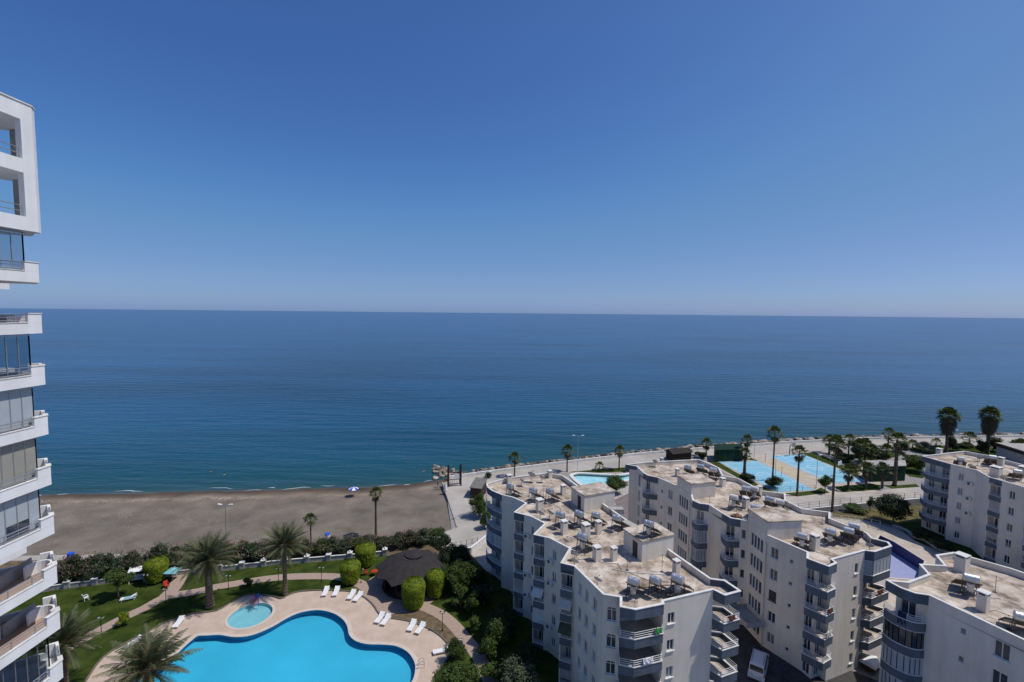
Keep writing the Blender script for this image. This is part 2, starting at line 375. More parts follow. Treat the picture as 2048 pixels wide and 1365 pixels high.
def sea_material():
    m = bpy.data.materials.new('sea_water'); m.use_nodes = True; n, l = N(m)
    b = n['Principled BSDF']; b.inputs['IOR'].default_value = 1.33; b.inputs['Roughness'].default_value = .2; b.inputs['Specular IOR Level'].default_value = .21
    geo = n.new('ShaderNodeNewGeometry')
    # colour of the water body: turbid shallows near the shore, deep blue beyond
    at = n.new('ShaderNodeAttribute'); at.attribute_name = 'offshore'
    rp = n.new('ShaderNodeValToRGB'); e = rp.color_ramp.elements
    e[0].position = 0; e[0].color = (.075, .085, .078, 1); e[1].position = 1; e[1].color = (.003, .045, .155, 1)
    for p, c in ((.012, (.055, .070, .068, 1)), (.05, (.024, .066, .066, 1)), (.28, (.009, .058, .078, 1)), (.5, (.005, .052, .112, 1))):
        q = e.new(p); q.color = c
    mp = n.new('ShaderNodeMapping'); mp.inputs['Scale'].default_value = (.004, .018, 1)
    t0 = n.new('ShaderNodeTexNoise'); t0.inputs['Scale'].default_value = 1; t0.inputs['Detail'].default_value = 4
    l.new(geo.outputs['Position'], mp.inputs[0]); l.new(mp.outputs[0], t0.inputs['Vector'])
    mr = n.new('ShaderNodeMapRange'); mr.inputs[1].default_value = .3; mr.inputs[2].default_value = .7; mr.inputs[3].default_value = .66; mr.inputs[4].default_value = 1.36
    l.new(t0.outputs[0], mr.inputs[0])
    mx = n.new('ShaderNodeMix'); mx.data_type = 'RGBA'; mx.blend_type = 'MULTIPLY'; mx.inputs[0].default_value = 1
    l.new(at.outputs['Fac'], rp.inputs[0]); l.new(rp.outputs[0], mx.inputs[6]); l.new(mr.outputs[0], mx.inputs[7]); l.new(mx.outputs[2], b.inputs['Base Color'])
    # ripples: long crests parallel to the shore
    mp5 = n.new('ShaderNodeMapping'); mp5.inputs['Scale'].default_value = (.0035, .016, 1); mp5.inputs['Rotation'].default_value = (0, 0, R(-5))
    t5 = n.new('ShaderNodeTexNoise'); t5.inputs['Detail'].default_value = 5; t5.inputs['Scale'].default_value = 1; l.new(geo.outputs['Position'], mp5.inputs[0]); l.new(mp5.outputs[0], t5.inputs['Vector'])
    mr5 = n.new('ShaderNodeMapRange'); mr5.inputs[1].default_value = .35; mr5.inputs[2].default_value = .65; mr5.inputs[3].default_value = .35; mr5.inputs[4].default_value = 1.0; l.new(t5.outputs[0], mr5.inputs[0])      # wind patches
    prev = None
    for sc, st, ds in (((.05, .22, 1), .7, .9), ((.22, .8, 1), .8, .3), ((.9, 2.2, 1), .5, .10)):
        m2 = n.new('ShaderNodeMapping'); m2.inputs['Scale'].default_value = sc; m2.inputs['Rotation'].default_value = (0, 0, R(-6))
        t = n.new('ShaderNodeTexNoise'); t.inputs['Scale'].default_value = 1; t.inputs['Detail'].default_value = 3
        l.new(geo.outputs['Position'], m2.inputs[0]); l.new(m2.outputs[0], t.inputs['Vector'])
        bp = n.new('ShaderNodeBump'); bp.inputs['Strength'].default_value = st; bp.inputs['Distance'].default_value = ds; l.new(t.outputs[0], bp.inputs['Height'])
        if prev: l.new(mr5.outputs[0], bp.inputs['Strength'])
        if prev: l.new(prev.outputs[0], bp.inputs['Normal'])
        prev = bp
    l.new(prev.outputs[0], b.inputs['Normal'])
    return m
def offshore(x, y):
    s = lerp_line(SHORE if x < -13.5 else RIP, x)
    return max(0.0, y - s)
mb = MB(); xs = [-90000, -20000, -4000, -900, -420, -300, -200] + [-150 + 6 * i for i in range(60)] + [230, 330, 430, 900, 4000, 20000, 90000]
rows = [-12, 0, 1.5, 3, 5, 8, 12, 18, 26, 40, 60, 90, 140, 220, 400, 800, 1600, 4000, 12000, 40000, 120000]
att = []
for d in rows:
    for x in xs:
        s = lerp_line(SHORE if x < -13.5 else RIP, max(-420, min(430, x)))
        mb.v.append((x, s + d, SEA)); att.append(0 if d <= 0 else min(1, math.log10(1 + d) / 4.0) ** 1.0)
nx = len(xs)
for j in range(len(rows) - 1):
    for i in range(nx - 1): mb.f.append((j * nx + i, j * nx + i + 1, (j + 1) * nx + i + 1, (j + 1) * nx + i))
me = mb.mesh('sea', sea_material()); a = me.attributes.new('offshore', 'FLOAT', 'POINT'); a.data.foreach_set('value', att)
tag(put('sea', me), 'calm dark blue sea reaching to the horizon', kind='structure')

# land sheet: everything inland of the coast path and the sea wall
land = [(-420, 66), (-200, 70), (-62, 77.4), (-40, 79), (-11.2, 86.6), (-16.0, 111), (-15.6, 115.5)]
wall_top = [(-15.6, 115.5), (-8.8, 118.6), (13.0, 127.6), (37.0, 136.6), (63.2, 144.3), (91.2, 151.2), (121.0, 157.3), (188.9, 163.2), (430, 184.8)]
def px(*pts, z=0.0): return [G(u, v, z) for u, v in pts]
def ccw(P):
    P = [Vector((p[0], p[1])) for p in P]
    if sum(P[i - 1].x * P[i].y - P[i].x * P[i - 1].y for i in range(len(P))) < 0: P.reverse()
    return P
def fill(mb, pts, holes, z):
    loops = [[Vector((p[0], p[1], 0)) for p in ccw(pts)]] + [[Vector((p[0], p[1], 0)) for p in ccw(h)] for h in holes]
    flat = [v for L in loops for v in L]; tri = tessellate_polygon(loops); o = len(mb.v)
    mb.v += [(v.x, v.y, z) for v in flat]
    for t in tri:
        p, q, r = (flat[i] for i in t)
        t = t if (q - p).cross(r - p).z > 0 else (t[0], t[2], t[1])
        mb.f.append(tuple(i + o for i in t))
def sheet(name, pts, z, m, kind='structure', thick=0.0, label=None, holes=(), parent=None):
    mb = MB(); fill(mb, pts, holes, z)
    if thick: mb.prism(ccw(pts), z - thick, z, top=False, bottom=False)
    o = mb.build(name, m, parent)
    return o if parent else tag(o, label, kind=kind)

# pools sunk into the ground
MAIN_POOL = smooth_line(px((394, 1269), (417, 1267), (445, 1266), (472, 1270), (503, 1267), (540, 1252), (575, 1232), (605, 1221), (640, 1217), (670, 1223), (690, 1235), (701, 1250),
    (705, 1267), (716, 1278), (737, 1284), (765, 1285), (795, 1288), (820, 1300), (835, 1320), (838, 1342), (828, 1370), (790, 1402), (700, 1425), (560, 1435), (420, 1425), (300, 1400), (245, 1368), (275, 1346), (325, 1331), (350, 1305), (374, 1283)), 4, True)
kc = G(501, 1231); KIDS_POOL = [Vector((kc.x + 2.75 * math.cos(t * math.pi / 16), kc.y + 2.75 * math.sin(t * math.pi / 16))) for t in range(32)]
PALE_POOL = smooth_line(px((1139, 952), (1146, 948), (1160, 946.5), (1200, 948.5), (1236, 950), (1268, 946), (1300, 946), (1310, 957), (1268, 962), (1240, 966), (1215, 972), (1180, 979), (1160, 972), (1145, 960)), 4, True)
INDIGO_POOL = ccw(px((1760, 1071), (1788, 1084), (1849, 1122), (1838, 1160), (1770, 1155), (1735, 1110)))
poly = land + wall_top[1:] + [(430, -120), (-420, -120)]
mb = MB(); fill(mb, poly, [MAIN_POOL, KIDS_POOL, PALE_POOL, INDIGO_POOL], -.03); mb.prism(ccw(poly), -3, -.03, top=False, bottom=False)
tag(mb.build('ground', M['paving_grey']), kind='structure')
def basin(name, line, depth, wm, fm, water=None, level=-.12, rim=None, rimw=.45, rimz=.05):
    mb = MB(); mb.prism(line, -depth, .015, top=False, bottom=False); wl = tag(mb.build(name + '_basin', wm), kind='structure')
    mb = MB(); fill(mb, line, [], -depth + .002); tag(mb.build('basin_floor', fm, wl))
    if water: sheet(name + '_water', offset_poly(line, .004), level, water)
    if rim:
        out = offset_poly(line, -rimw); inn = offset_poly(line, .03); mb = MB(); n = len(line)
        for i in range(n):
            j = (i + 1) % n
            a, b, c, d = inn[i], inn[j], out[j], out[i]
            mb.quad((*a, rimz), (*d, rimz), (*c, rimz), (*b, rimz)); mb.quad((*d, rimz), (*d, -.02), (*c, -.02), (*c, rimz)); mb.quad((*a, -.06), (*a, rimz), (*b, rimz), (*b, -.06))
        tag(mb.build('coping', rim, wl))
    return wl
basin('swimming_pool', MAIN_POOL, .85, M['pool_wall'], M['pool_floor'], M['pool_water'], -.14, M['coping'])
basin('paddling_pool', KIDS_POOL, .42, M['kid_floor'], M['kid_floor'], M['pool_water'], -.1, M['coping'], .3)
basin('curved_pool', PALE_POOL, .5, M['pale_pool'], M['pale_pool'], M['pool_water'], -.2, M['white_trim'], .9, .25)
basin('rectangular_pool', INDIGO_POOL, 2.0, M['indigo_wall'], M['indigo_floor'], None, 0, M['coping'], .3)

def beach_material():
    m = mat('beach_shingle', (.148, .124, .101), .95, .16, .15, .8, 6, col2=(.228, .190, .155), detail=14)
    n, l = N(m); b = n['Principled BSDF']; src = b.inputs['Base Color'].links[0].from_socket
    at = n.new('ShaderNodeAttribute'); at.attribute_name = 'toshore'
    geo = n.new('ShaderNodeNewGeometry')
    nz = n.new('ShaderNodeTexNoise'); nz.inputs['Scale'].default_value = .09; nz.inputs['Detail'].default_value = 5; l.new(geo.outputs['Position'], nz.inputs['Vector'])
    ad = n.new('ShaderNodeMath'); ad.operation = 'MULTIPLY_ADD'; ad.inputs[1].default_value = 3.2; l.new(nz.outputs[0], ad.inputs[0]); l.new(at.outputs['Fac'], ad.inputs[2])
    # metres from the water line + wobble: wet strip, weed line, dry shingle, pale pebble ridges
    mr = n.new('ShaderNodeMapRange'); mr.inputs[1].default_value = 0; mr.inputs[2].default_value = 32; l.new(ad.outputs[0], mr.inputs[0])
    r = n.new('ShaderNodeValToRGB'); e = r.color_ramp.elements
    e[0].position = 0; e[0].color = (.42, .40, .40, 1); e[1].position = 1; e[1].color = (1.0, 1.0, .98, 1)
    for p, c in ((.09, (.50, .45, .43, 1)), (.13, (.72, .62, .56, 1)), (.17, (1.0, .95, .90, 1)), (.21, (1.28, 1.24, 1.2, 1)), (.25, (1.05, 1.0, .97, 1)), (.45, (.97, .98, .98, 1)), (.62, (.92, .95, .97, 1))):
        q = e.new(p); q.color = c
    l.new(mr.outputs[0], r.inputs[0])
    a = n.new('ShaderNodeMix'); a.data_type = 'RGBA'; a.blend_type = 'MULTIPLY'; a.inputs[0].default_value = 1
    l.new(src, a.inputs[6]); l.new(r.outputs[0], a.inputs[7]); l.new(a.outputs[2], b.inputs['Base Color'])
    return m
mb = MB(); att = []
bx = [-420, -300, -200] + [-150 + 4 * i for i in range(34)] + [-14, -9.5]
nb = 24
for j in range(nb + 1):
    t = j / nb
    for x in bx:
        y0, y1 = lerp_line(LANDEDGE, x), lerp_line(SHORE, x)
        wob = .5 * math.sin(x * .23) + .35 * math.sin(x * .61 + 1)
        y = y0 + (y1 + 5 + wob - y0) * t
        s = (y1 + wob) - y
        z = -.12 + (SEA + .12) * min(1, max(0, (y - y0) / (y1 - y0))) ** 1.6 if s >= 0 else SEA + s * .12
        mb.v.append((x, y, z)); att.append(max(0, s))
nx = len(bx)
for j in range(nb):
    for i in range(nx - 1): mb.f.append((j * nx + i, j * nx + i + 1, (j + 1) * nx + i + 1, (j + 1) * nx + i))
me = mb.mesh('beach', beach_material(), True); a = me.attributes.new('toshore', 'FLOAT', 'POINT'); a.data.foreach_set('value', att)
tag(put('beach', me), kind='structure')

# pale pebbles scattered on the beach (uncountable)
def beach_z(x, y):
    y0, y1 = lerp_line(LANDEDGE, x), lerp_line(SHORE, x) + .5 * math.sin(x * .23) + .35 * math.sin(x * .61 + 1)
    return -.12 + (SEA + .12) * min(1, max(0, (y - y0) / (lerp_line(SHORE, x) - y0))) ** 1.6
mb = MB(); rnd = random.Random(3)
for k in range(4200):
    x = rnd.choice((rnd.uniform(-110, -15), rnd.uniform(-100, -62)))
    y0, y1 = lerp_line(LANDEDGE, x), lerp_line(SHORE, x)
    q = rnd.random()
    t = .83 + rnd.gauss(0, .02) if q < .45 else (.5 + rnd.gauss(0, .1) if q < .85 and x < -55 else rnd.uniform(.1, .9))
    if not .03 < t < .95: continue
    y = y0 + (y1 - y0) * t; r = rnd.uniform(.05, .14) * (1.4 if q < .45 else 1); z = beach_z(x, y)
    a = rnd.random() * 3
    vs = [(x + r * math.cos(a + i * 2.09), y + r * math.sin(a + i * 2.09), z - .02) for i in range(3)] + [(x, y, z + r * .7)]
    mb.add(vs, [(0, 1, 3), (1, 2, 3), (2, 0, 3)])
tag(mb.build('beach_pebbles', M['rock']), 'pale pebbles scattered over the grey beach', 'pebbles', kind='stuff')
# thin surf line
mb = MB(); rnd = random.Random(5); x = -130.0
while x < -17:
    L = rnd.uniform(1.5, 9)
    if rnd.random() < .62:
        off = rnd.choice((-.3, .1, 1.4)); seg = [x + L * i / 6 for i in range(7)]; wd = rnd.uniform(.18, .5)
        lo, hi = [], []
        for i, q in enumerate(seg):
            y = lerp_line(SHORE, q) + .5 * math.sin(q * .23) + .35 * math.sin(q * .61 + 1) + off + .15 * math.sin(q * 1.7); ww = wd * math.sin(math.pi * (i + .02) / 6.04) + .02
            lo.append((q, y, SEA + .012)); hi.append((q, y + ww, SEA + .012))
        mb.add(lo + hi, [(i, i + 1, i + 8, i + 7) for i in range(6)])
    x += L + rnd.uniform(0, 3)
M['felt'] = mat('grey_roofing_felt', (.17, .165, .15), .9, .2, 1.5)
M['foam'] = mat('surf_foam', (.42, .45, .46), .8, .2, 2)
tag(mb.build('surf_foam', M['foam']), 'thin broken line of surf along the beach', 'surf', kind='stuff')

# ---- coast path, walkway, promenade
sheet('coast_path', [(-420, 66.2), (-200, 70.2), (-62, 77.5), (-40, 79.2), (-11.2, 86.6), (-12.0, 84.6), (-40, 77.3), (-62, 75.9), (-200, 68.6), (-420, 64.6)], .0, M['paving'])
sheet('hedge_bed', [Vector((-120, 72.4, 0)), Vector((-62, 75.9, 0)), Vector((-40, 77.3, 0)), Vector((-14, 84.0, 0))] + px((905, 1105), (770, 1110), (600, 1126), (350, 1151), (70, 1186)) + [Vector((-120, 66, 0))], -.006, M['soil'])
sheet('beach_walkway', px((885, 967), (935, 950), (975, 975), (995, 1010), (995, 1112), (945, 1112), (880, 1098), (866, 1070), (913, 1057)), .006, M['paving'])
inner = px((960, 985), (1060, 954), (1160, 944), (1265, 936), (1400, 921), (1500, 913), (1570, 906), (1700, 899), (2048, 893)) + [Vector((430, 172, 0))]
sheet('promenade', [Vector((a, b, 0)) for a, b in reversed(wall_top)] + [G(895, 985)] + inner, .010, M['paving'])

# ---- garden of the pool
lawn = px((72, 1187), (135, 1177), (350, 1152), (570, 1129), (700, 1118), (770, 1111), (880, 1108), (962, 1104), (984, 1135)) + [Vector((-1.5, 72, 0)), Vector((1.5, 64, 0)), Vector((9.5, 46, 0)), Vector((14, 40, 0)), Vector((14, 30, 0)), Vector((-60, 30, 0)), Vector((-80, 50, 0)), Vector((-75, 68, 0))]
sheet('lawn', lawn, -.012, M['lawn'], holes=[MAIN_POOL, KIDS_POOL])
DECK = smooth_line(px((150, 1395), (169, 1365), (205, 1316), (258, 1283), (288, 1268), (332, 1245), (359, 1238), (385, 1228), (433, 1222), (466, 1203), (498, 1190), (545, 1193), (562, 1198), (578, 1190), (598, 1184), (640, 1181), (672, 1182), (702, 1184), (726, 1193), (746, 1209), (761, 1230), (776, 1236), (815, 1242), (850, 1254), (880, 1271), (901, 1294), (902, 1306), (892, 1325), (877, 1343), (865, 1365), (840, 1410), (700, 1470), (300, 1470)), 3, True)
sheet('pool_deck', DECK, .004, M['deck'], holes=[MAIN_POOL, KIDS_POOL])
def strip(line, wd):
    L = smooth_line(line, 5); return offset_line(L, wd / 2) + list(reversed(offset_line(L, -wd / 2)))
def kerb(name, line, z, m, t=.16):
    mb = MB(); mb.ribbon([(p.x, p.y) for p in line], -.02, z, t, -1); return tag(mb.build(name, m), kind='structure')
kerb('deck_kerb', DECK[3:-8], .16, M['kerb_stone'])
sheet('garden_path', strip(px((110, 1312), (151, 1287), (243, 1238), (288, 1217), (332, 1194), (390, 1184), (433, 1174), (487, 1165), (540, 1157), (600, 1153), (675, 1154), (717, 1166), (740, 1181), (776, 1195), (806, 1202), (844, 1212), (883, 1230), (910, 1253), (930, 1277), (954, 1308), (972, 1343), (990, 1385)), 1.75), .0, M['path'])
sheet('gazebo_paving', [(G(806, 1176).x + 6.2 * math.cos(t * .393), G(806, 1176).y + 6.2 * math.sin(t * .393)) for t in range(16)], -.003, M['path'])
sheet('path_spur', strip(px((332, 1192), (345, 1180), (355, 1165), (362, 1150)), 2.0), .006, M['path'])
sheet('flower_bed', px((776, 1200), (840, 1216), (878, 1236), (905, 1262), (922, 1290), (935, 1310), (922, 1312), (903, 1292), (880, 1268), (850, 1251), (815, 1239), (778, 1233)), -.004, M['soil'])
sheet('flower_bed', px((706, 1166), (735, 1182), (760, 1196), (800, 1206), (776, 1230), (762, 1226), (748, 1206), (728, 1190), (708, 1182)), -.007, M['dry_grass'])
sheet('flower_bed', px((922, 1100), (962, 1100), (985, 1140), (945, 1140)), -.004, M['dry_grass'])
sheet('block_forecourt', px((945, 1112), (985, 1112), (1000, 1160), (970, 1140)), .002, M['paving_tan'])

# ---- yard between the blocks, terraces, street, courts, park
sheet('car_yard', [(19, 40), (33, 30), (38, 36), (40.5, 45), (44, 50), (36, 56), (28, 66), (20, 62), (15, 60)], -.02, M['asphalt'])
sheet('courtyard', px((1228, 1000), (1262, 985), (1290, 1000), (1365, 1065), (1350, 1120), (1250, 1060)) , -.014, M['yard_tile'])
sheet('pool_surround', px((1130, 955), (1150, 944), (1320, 944), (1320, 1000), (1230, 1010), (1140, 985)), -.018, M['paving'], holes=[PALE_POOL])
sheet('grass_verge', px((1142, 944), (1200, 939), (1265, 934), (1400, 920), (1400, 935), (1300, 946), (1268, 943), (1200, 946), (1150, 946)), .018, M['lawn'])
sheet('block_terrace', px((1600, 1030), (1725, 1042), (1790, 1056), (1830, 1080), (1880, 1103), (1925, 1118), (1900, 1180), (1840, 1185), (1780, 1230), (1700, 1290), (1650, 1180)), -.022, M['paving_tan'], holes=[INDIGO_POOL])
sheet('street', px((1420, 1010), (1575, 992), (1850, 974), (2048, 960)) + px((2048, 985), (1850, 995), (1605, 1017), (1500, 1030)), .0, M['paving'])
sheet('asphalt_lane', px((1605, 1018), (1850, 996), (2048, 985), (2048, 1000), (1850, 1010), (1690, 1022), (1600, 1034)), -.004, M['asphalt'])
kerb('street_kerb', px((1575, 1022), (1700, 1009), (1850, 996)), .12, M['white_trim'], .3)
sheet('dry_garden', px((1665, 1022), (1700, 1021), (1850, 1008), (1905, 1005), (1860, 1040), (1780, 1050), (1725, 1040), (1665, 1034)), -.010, M['dry_grass'])
sheet('shaded_garden', px((1790, 1050), (1860, 1036), (2060, 1120), (2060, 1190), (1900, 1112), (1830, 1082)), -.008, M['lawn'])
c12 = lambda x, y: (1340 + x / 4.876, 840 + y / 4.876)
c10 = lambda x, y: (1600 + x / 4.571, 800 + y / 4.571)
pc = lambda f, *pts: [G(*f(*p)) for p in pts]
sheet('court_surround', pc(c12, (330, 420), (420, 350), (900, 340), (1560, 300), (2048, 560), (2048, 700), (1150, 760), (800, 640)), .002, M['paving_tan'])
LC = pc(c12, (480, 412), (850, 400), (1410, 685), (1050, 706)); RC = pc(c12, (960, 352), (1310, 338), (1900, 598), (1590, 622))
for q, nm in ((LC, 'left'), (RC, 'right')):
    o = sheet('sports_court', q, .010, M['court'])
    ctr = sum((Vector(p) for p in q), Vector()) / 4
    mb = MB(); k = [ctr + (Vector(p) - ctr) * .86 for p in q]
    def ln(a, b, wd=.12):
        d = (b - a).normalized(); n_ = Vector((-d.y, d.x, 0)) * wd / 2; u = Vector((0, 0, .014))
        mb.quad(a - n_ + u, b - n_ + u, b + n_ + u, a + n_ + u)
    for i in range(4): ln(k[i], k[(i + 1) % 4])
    ln((k[0] + k[3]) / 2, (k[1] + k[2]) / 2); ln(k[0] * .8 + k[3] * .2, k[1] * .8 + k[2] * .2); ln(k[0] * .2 + k[3] * .8, k[1] * .2 + k[2] * .8)
    cc = (k[0] + k[1] + k[2] + k[3]) / 4
    for i in range(24):
        a = [cc + Vector((1.8 * math.cos(t * math.pi / 12), 1.8 * math.sin(t * math.pi / 12), 0)) for t in (i, i + 1)]; ln(*a)
    tag(mb.build('court_lines', M['court_line'], o))
sheet('sand_strip', pc(c12, (912, 405), (1030, 398), (1375, 572), (1262, 582)), .008, M['sand_yellow'])
for i, q in enumerate([
    pc(c12, (360, 402), (478, 414), (650, 516), (850, 622), (1030, 710), (900, 690), (650, 560)), pc(c12, (740, 385), (830, 400), (860, 398), (790, 372)),
    pc(c12, (1110, 718), (1410, 690), (1475, 660), (1560, 712), (1240, 748)), pc(c12, (1592, 652), (1960, 622), (2048, 640), (2048, 682), (1690, 706)),
    pc(c12, (1250, 330), (1400, 316), (1560, 380), (1760, 480), (1900, 590), (1640, 470), (1310, 340)),
    pc(c10, (780, 790), (1060, 770), (1095, 795), (840, 812)), pc(c10, (440, 500), (620, 480), (760, 520), (700, 560), (560, 560)), pc(c10, (640, 480), (900, 460), (960, 500), (800, 540)),
    pc(c10, (940, 450), (1100, 425), (1340, 415), (1600, 420), (1830, 450), (1850, 515), (1500, 500), (1200, 500)), pc(c10, (880, 600), (1000, 590), (1130, 620), (1130, 720), (1000, 700)),
    pc(c10, (380, 560), (470, 560), (560, 620), (500, 680))]):
    sheet('grass_patch', q, .014, M['lawn'])

# ================================================================== apartment blocks
ROOF, PAR, FH, NF = 13.85, 14.5, 2.76, 5
WIN_CACHE = {}
def frame_at(p, t, n, z):
    """local x along the wall, local y outwards, local z up"""
    return Matrix(((t.x, n.x, 0, p.x), (t.y, n.y, 0, p.y), (0, 0, 1, z), (0, 0, 0, 1)))
def window_parts(w_, h_, kind):
    """frame mesh + list of pane meshes, origin at the foot of the opening, centred"""
    key = (round(w_, 2), round(h_, 2), kind)
    if key in WIN_CACHE: return WIN_CACHE[key]
    fm = M['frame_brown'] if kind == 'brown' else M['frame']
    b = MB(); e = .06; d0, d1 = -.14, -.07; hw = w_ / 2; panes = []
    b.box(-hw, -hw + e, d0, d1, 0, h_); b.box(hw - e, hw, d0, d1, 0, h_); b.box(-hw + e, hw - e, d0, d1, 0, e); b.box(-hw + e, hw - e, d0, d1, h_ - e, h_)
    n = {'slats': 4, 'small': 1, 'one': 1, 'wide': 3}.get(kind, 2)
    if kind not in ('slats', 'small'): b.box(-hw - .08, hw + .08, -.05, .10, -.07, -.004)            # sill
    for i in range(1, n):
        x = -hw + w_ * i / n; t = .075 if kind == 'slats' else .035
        b.box(x - t, x + t, d0, (.0 if kind == 'slats' else d1), e, h_ - e)
    if kind == 'arch':
        m_ = 8; r = hw; zc = h_ - r * .55                                                      # white arched head fills the two top corners
        b.box(-hw + e, hw - e, d0, d1, zc - .06, zc)
        for sgn in (-1, 1):
            for i in range(m_):
                a0, a1 = math.pi / 2 * i / m_, math.pi / 2 * (i + 1) / m_
                x0, z0 = sgn * r * math.cos(a0), zc + r * .55 * math.sin(a0); x1, z1 = sgn * r * math.cos(a1), zc + r * .55 * math.sin(a1)
                b.add([(x0, -.02, z0), (x0, -.02, h_), (x1, -.02, h_), (x1, -.02, z1), (x0, -.12, z0), (x1, -.12, z1)], [(0, 1, 2, 3), (0, 3, 5, 4)])
    for i in range(n):
        x0 = -hw + w_ * i / n; q = MB(); q.quad((x0 + .03, -.12, .03), (x0 + w_ / n - .03, -.12, .03), (x0 + w_ / n - .03, -.12, h_ - .03), (x0 + .03, -.12, h_ - .03)); panes.append(q)
    r = (b.mesh('window', fm), [q for q in panes], {})
    WIN_CACHE[key] = r; return r
def place(name, me, mtx, parent, base):
    o = bpy.data.objects.new(name, me); C.objects.link(o)
    m_ = mtx.copy(); m_.translation -= Vector(base); o.matrix_local = m_; o.parent = parent; return o
def add_window(bld, base, mtx, w_, h_, kind, curtain=False):
    fme, panes, cache = window_parts(w_, h_, kind)
    o = place('window', fme, mtx, bld, base)
    for i, q in enumerate(panes):
        k = (i, curtain)
        if k not in cache: cache[k] = q.mesh('pane', M['pane_curtain'] if curtain else M['pane'])
        p = bpy.data.objects.new('pane', cache[k]); C.objects.link(p); p.parent = o
    return o
def wall_seg(mb, p1, p2, z0, z1, ops, depth=.16):
    """wall face p1->p2 (outside on the right) with rectangular openings and their reveals"""
    p1, p2 = Vector(p1), Vector(p2); L = (p2 - p1).length
    t = ((p2 - p1) / L); n = Vector((t.y, -t.x))
    S = sorted({0.0, L} | {min(L, max(0, v)) for o in ops for v in (o[0], o[1])}); Z = sorted({z0, z1} | {v for o in ops for v in (o[2], o[3])})
    P = lambda s, z, d=0.0: (p1.x + t.x * s - n.x * d, p1.y + t.y * s - n.y * d, z)
    for i in range(len(S) - 1):
        for j in range(len(Z) - 1):
            cs, cz = (S[i] + S[i + 1]) / 2, (Z[j] + Z[j + 1]) / 2
            if any(o[0] < cs < o[1] and o[2] < cz < o[3] for o in ops): continue
            mb.quad(P(S[i], Z[j]), P(S[i + 1], Z[j]), P(S[i + 1], Z[j + 1]), P(S[i], Z[j + 1]))
    for o in ops:
        d = o[4] if len(o) > 4 else depth; a, b, c, e = o[:4]
        mb.quad(P(a, c), P(a, c, d), P(a, e, d), P(a, e)); mb.quad(P(b, c, d), P(b, c), P(b, e), P(b, e, d))
        mb.quad(P(a, c), P(b, c), P(b, c, d), P(a, c, d)); mb.quad(P(a, e, d), P(b, e, d), P(b, e), P(a, e))
        if d > .3: mb.quad(P(a, c, d), P(b, c, d), P(b, e, d), P(a, e, d))
    return t, n, L
def rails(mb, line, z, hgt=.62, rad=.025, n=3, posts=True):
    for k in range(n):
        mb.tube([(p[0], p[1], z + hgt * (k + 1) / n) for p in line], rad, 5)
    if posts:
        acc = 0
        for i, p in enumerate(line):
            if i == 0 or i == len(line) - 1 or acc > .9:
                mb.tube([(p[0], p[1], z), (p[0], p[1], z + hgt)], rad, 5); acc = 0
            if i < len(line) - 1: acc += (Vector(line[i + 1][:2]) - Vector(p[:2])).length
def local(line, base): return [(p[0] - base[0], p[1] - base[1]) for p in line]
def balcony(bld, base, line, z, closed_to, glazed=None, railing=True, low=.42, deep=.5):
    """line: plan of the outer edge; closed_to: plan points of the building side that close the slab"""
    L = local(line, base); side = local(closed_to, base)
    mb = MB(); poly = ccw(L + side); fill(mb, poly, [], z); fill_dn(mb, poly, z - .12)
    mb.ribbon(L, z - deep, z + low, .12, 1)
    o = mb.build('balcony', M['blue_band'], bld)
    mb = MB(); fill(mb, poly, [], z + .012); mb.build('balcony_floor', M['paving_tan'], o)
    mb = MB(); mb.ribbon(offset_line(L, -.035), z + low, z + low + .07, .19, 1); mb.build('balcony_lip', M['white_trim'], o)
    if glazed:
        inn = offset_line(L, .06); mb = MB(); q = MB(); zt = z + FH - deep - .02
        for a, b in zip(inn, inn[1:]):
            n = max(1, round((b - a).length / .75))
            for i in range(n + 1):
                p = a.lerp(b, i / n); mb.bar((p.x, p.y, z + low + .07), (p.x, p.y, zt), .05)
            mb.bar((a.x, a.y, zt - .03), (b.x, b.y, zt - .03), .06)
            for i in range(n):
                p0, p1 = a.lerp(b, i / n), a.lerp(b, (i + 1) / n); g = MB(); g.quad((p0.x, p0.y, z + low + .07), (p1.x, p1.y, z + low + .07), (p1.x, p1.y, zt), (p0.x, p0.y, zt)); g.build('glazing_pane', glazed, o)
        mb.build('glazing_frame', M['frame'], o)
    elif railing:
        mb = MB(); rails(mb, offset_line(L, .05), z + low + .06); mb.build('railing', M['rail_white'], o)
    return o
def fill_dn(mb, poly, z):
    k = len(mb.f); fill(mb, poly, [], z); mb.f[k:] = [tuple(reversed(f)) for f in mb.f[k:]]
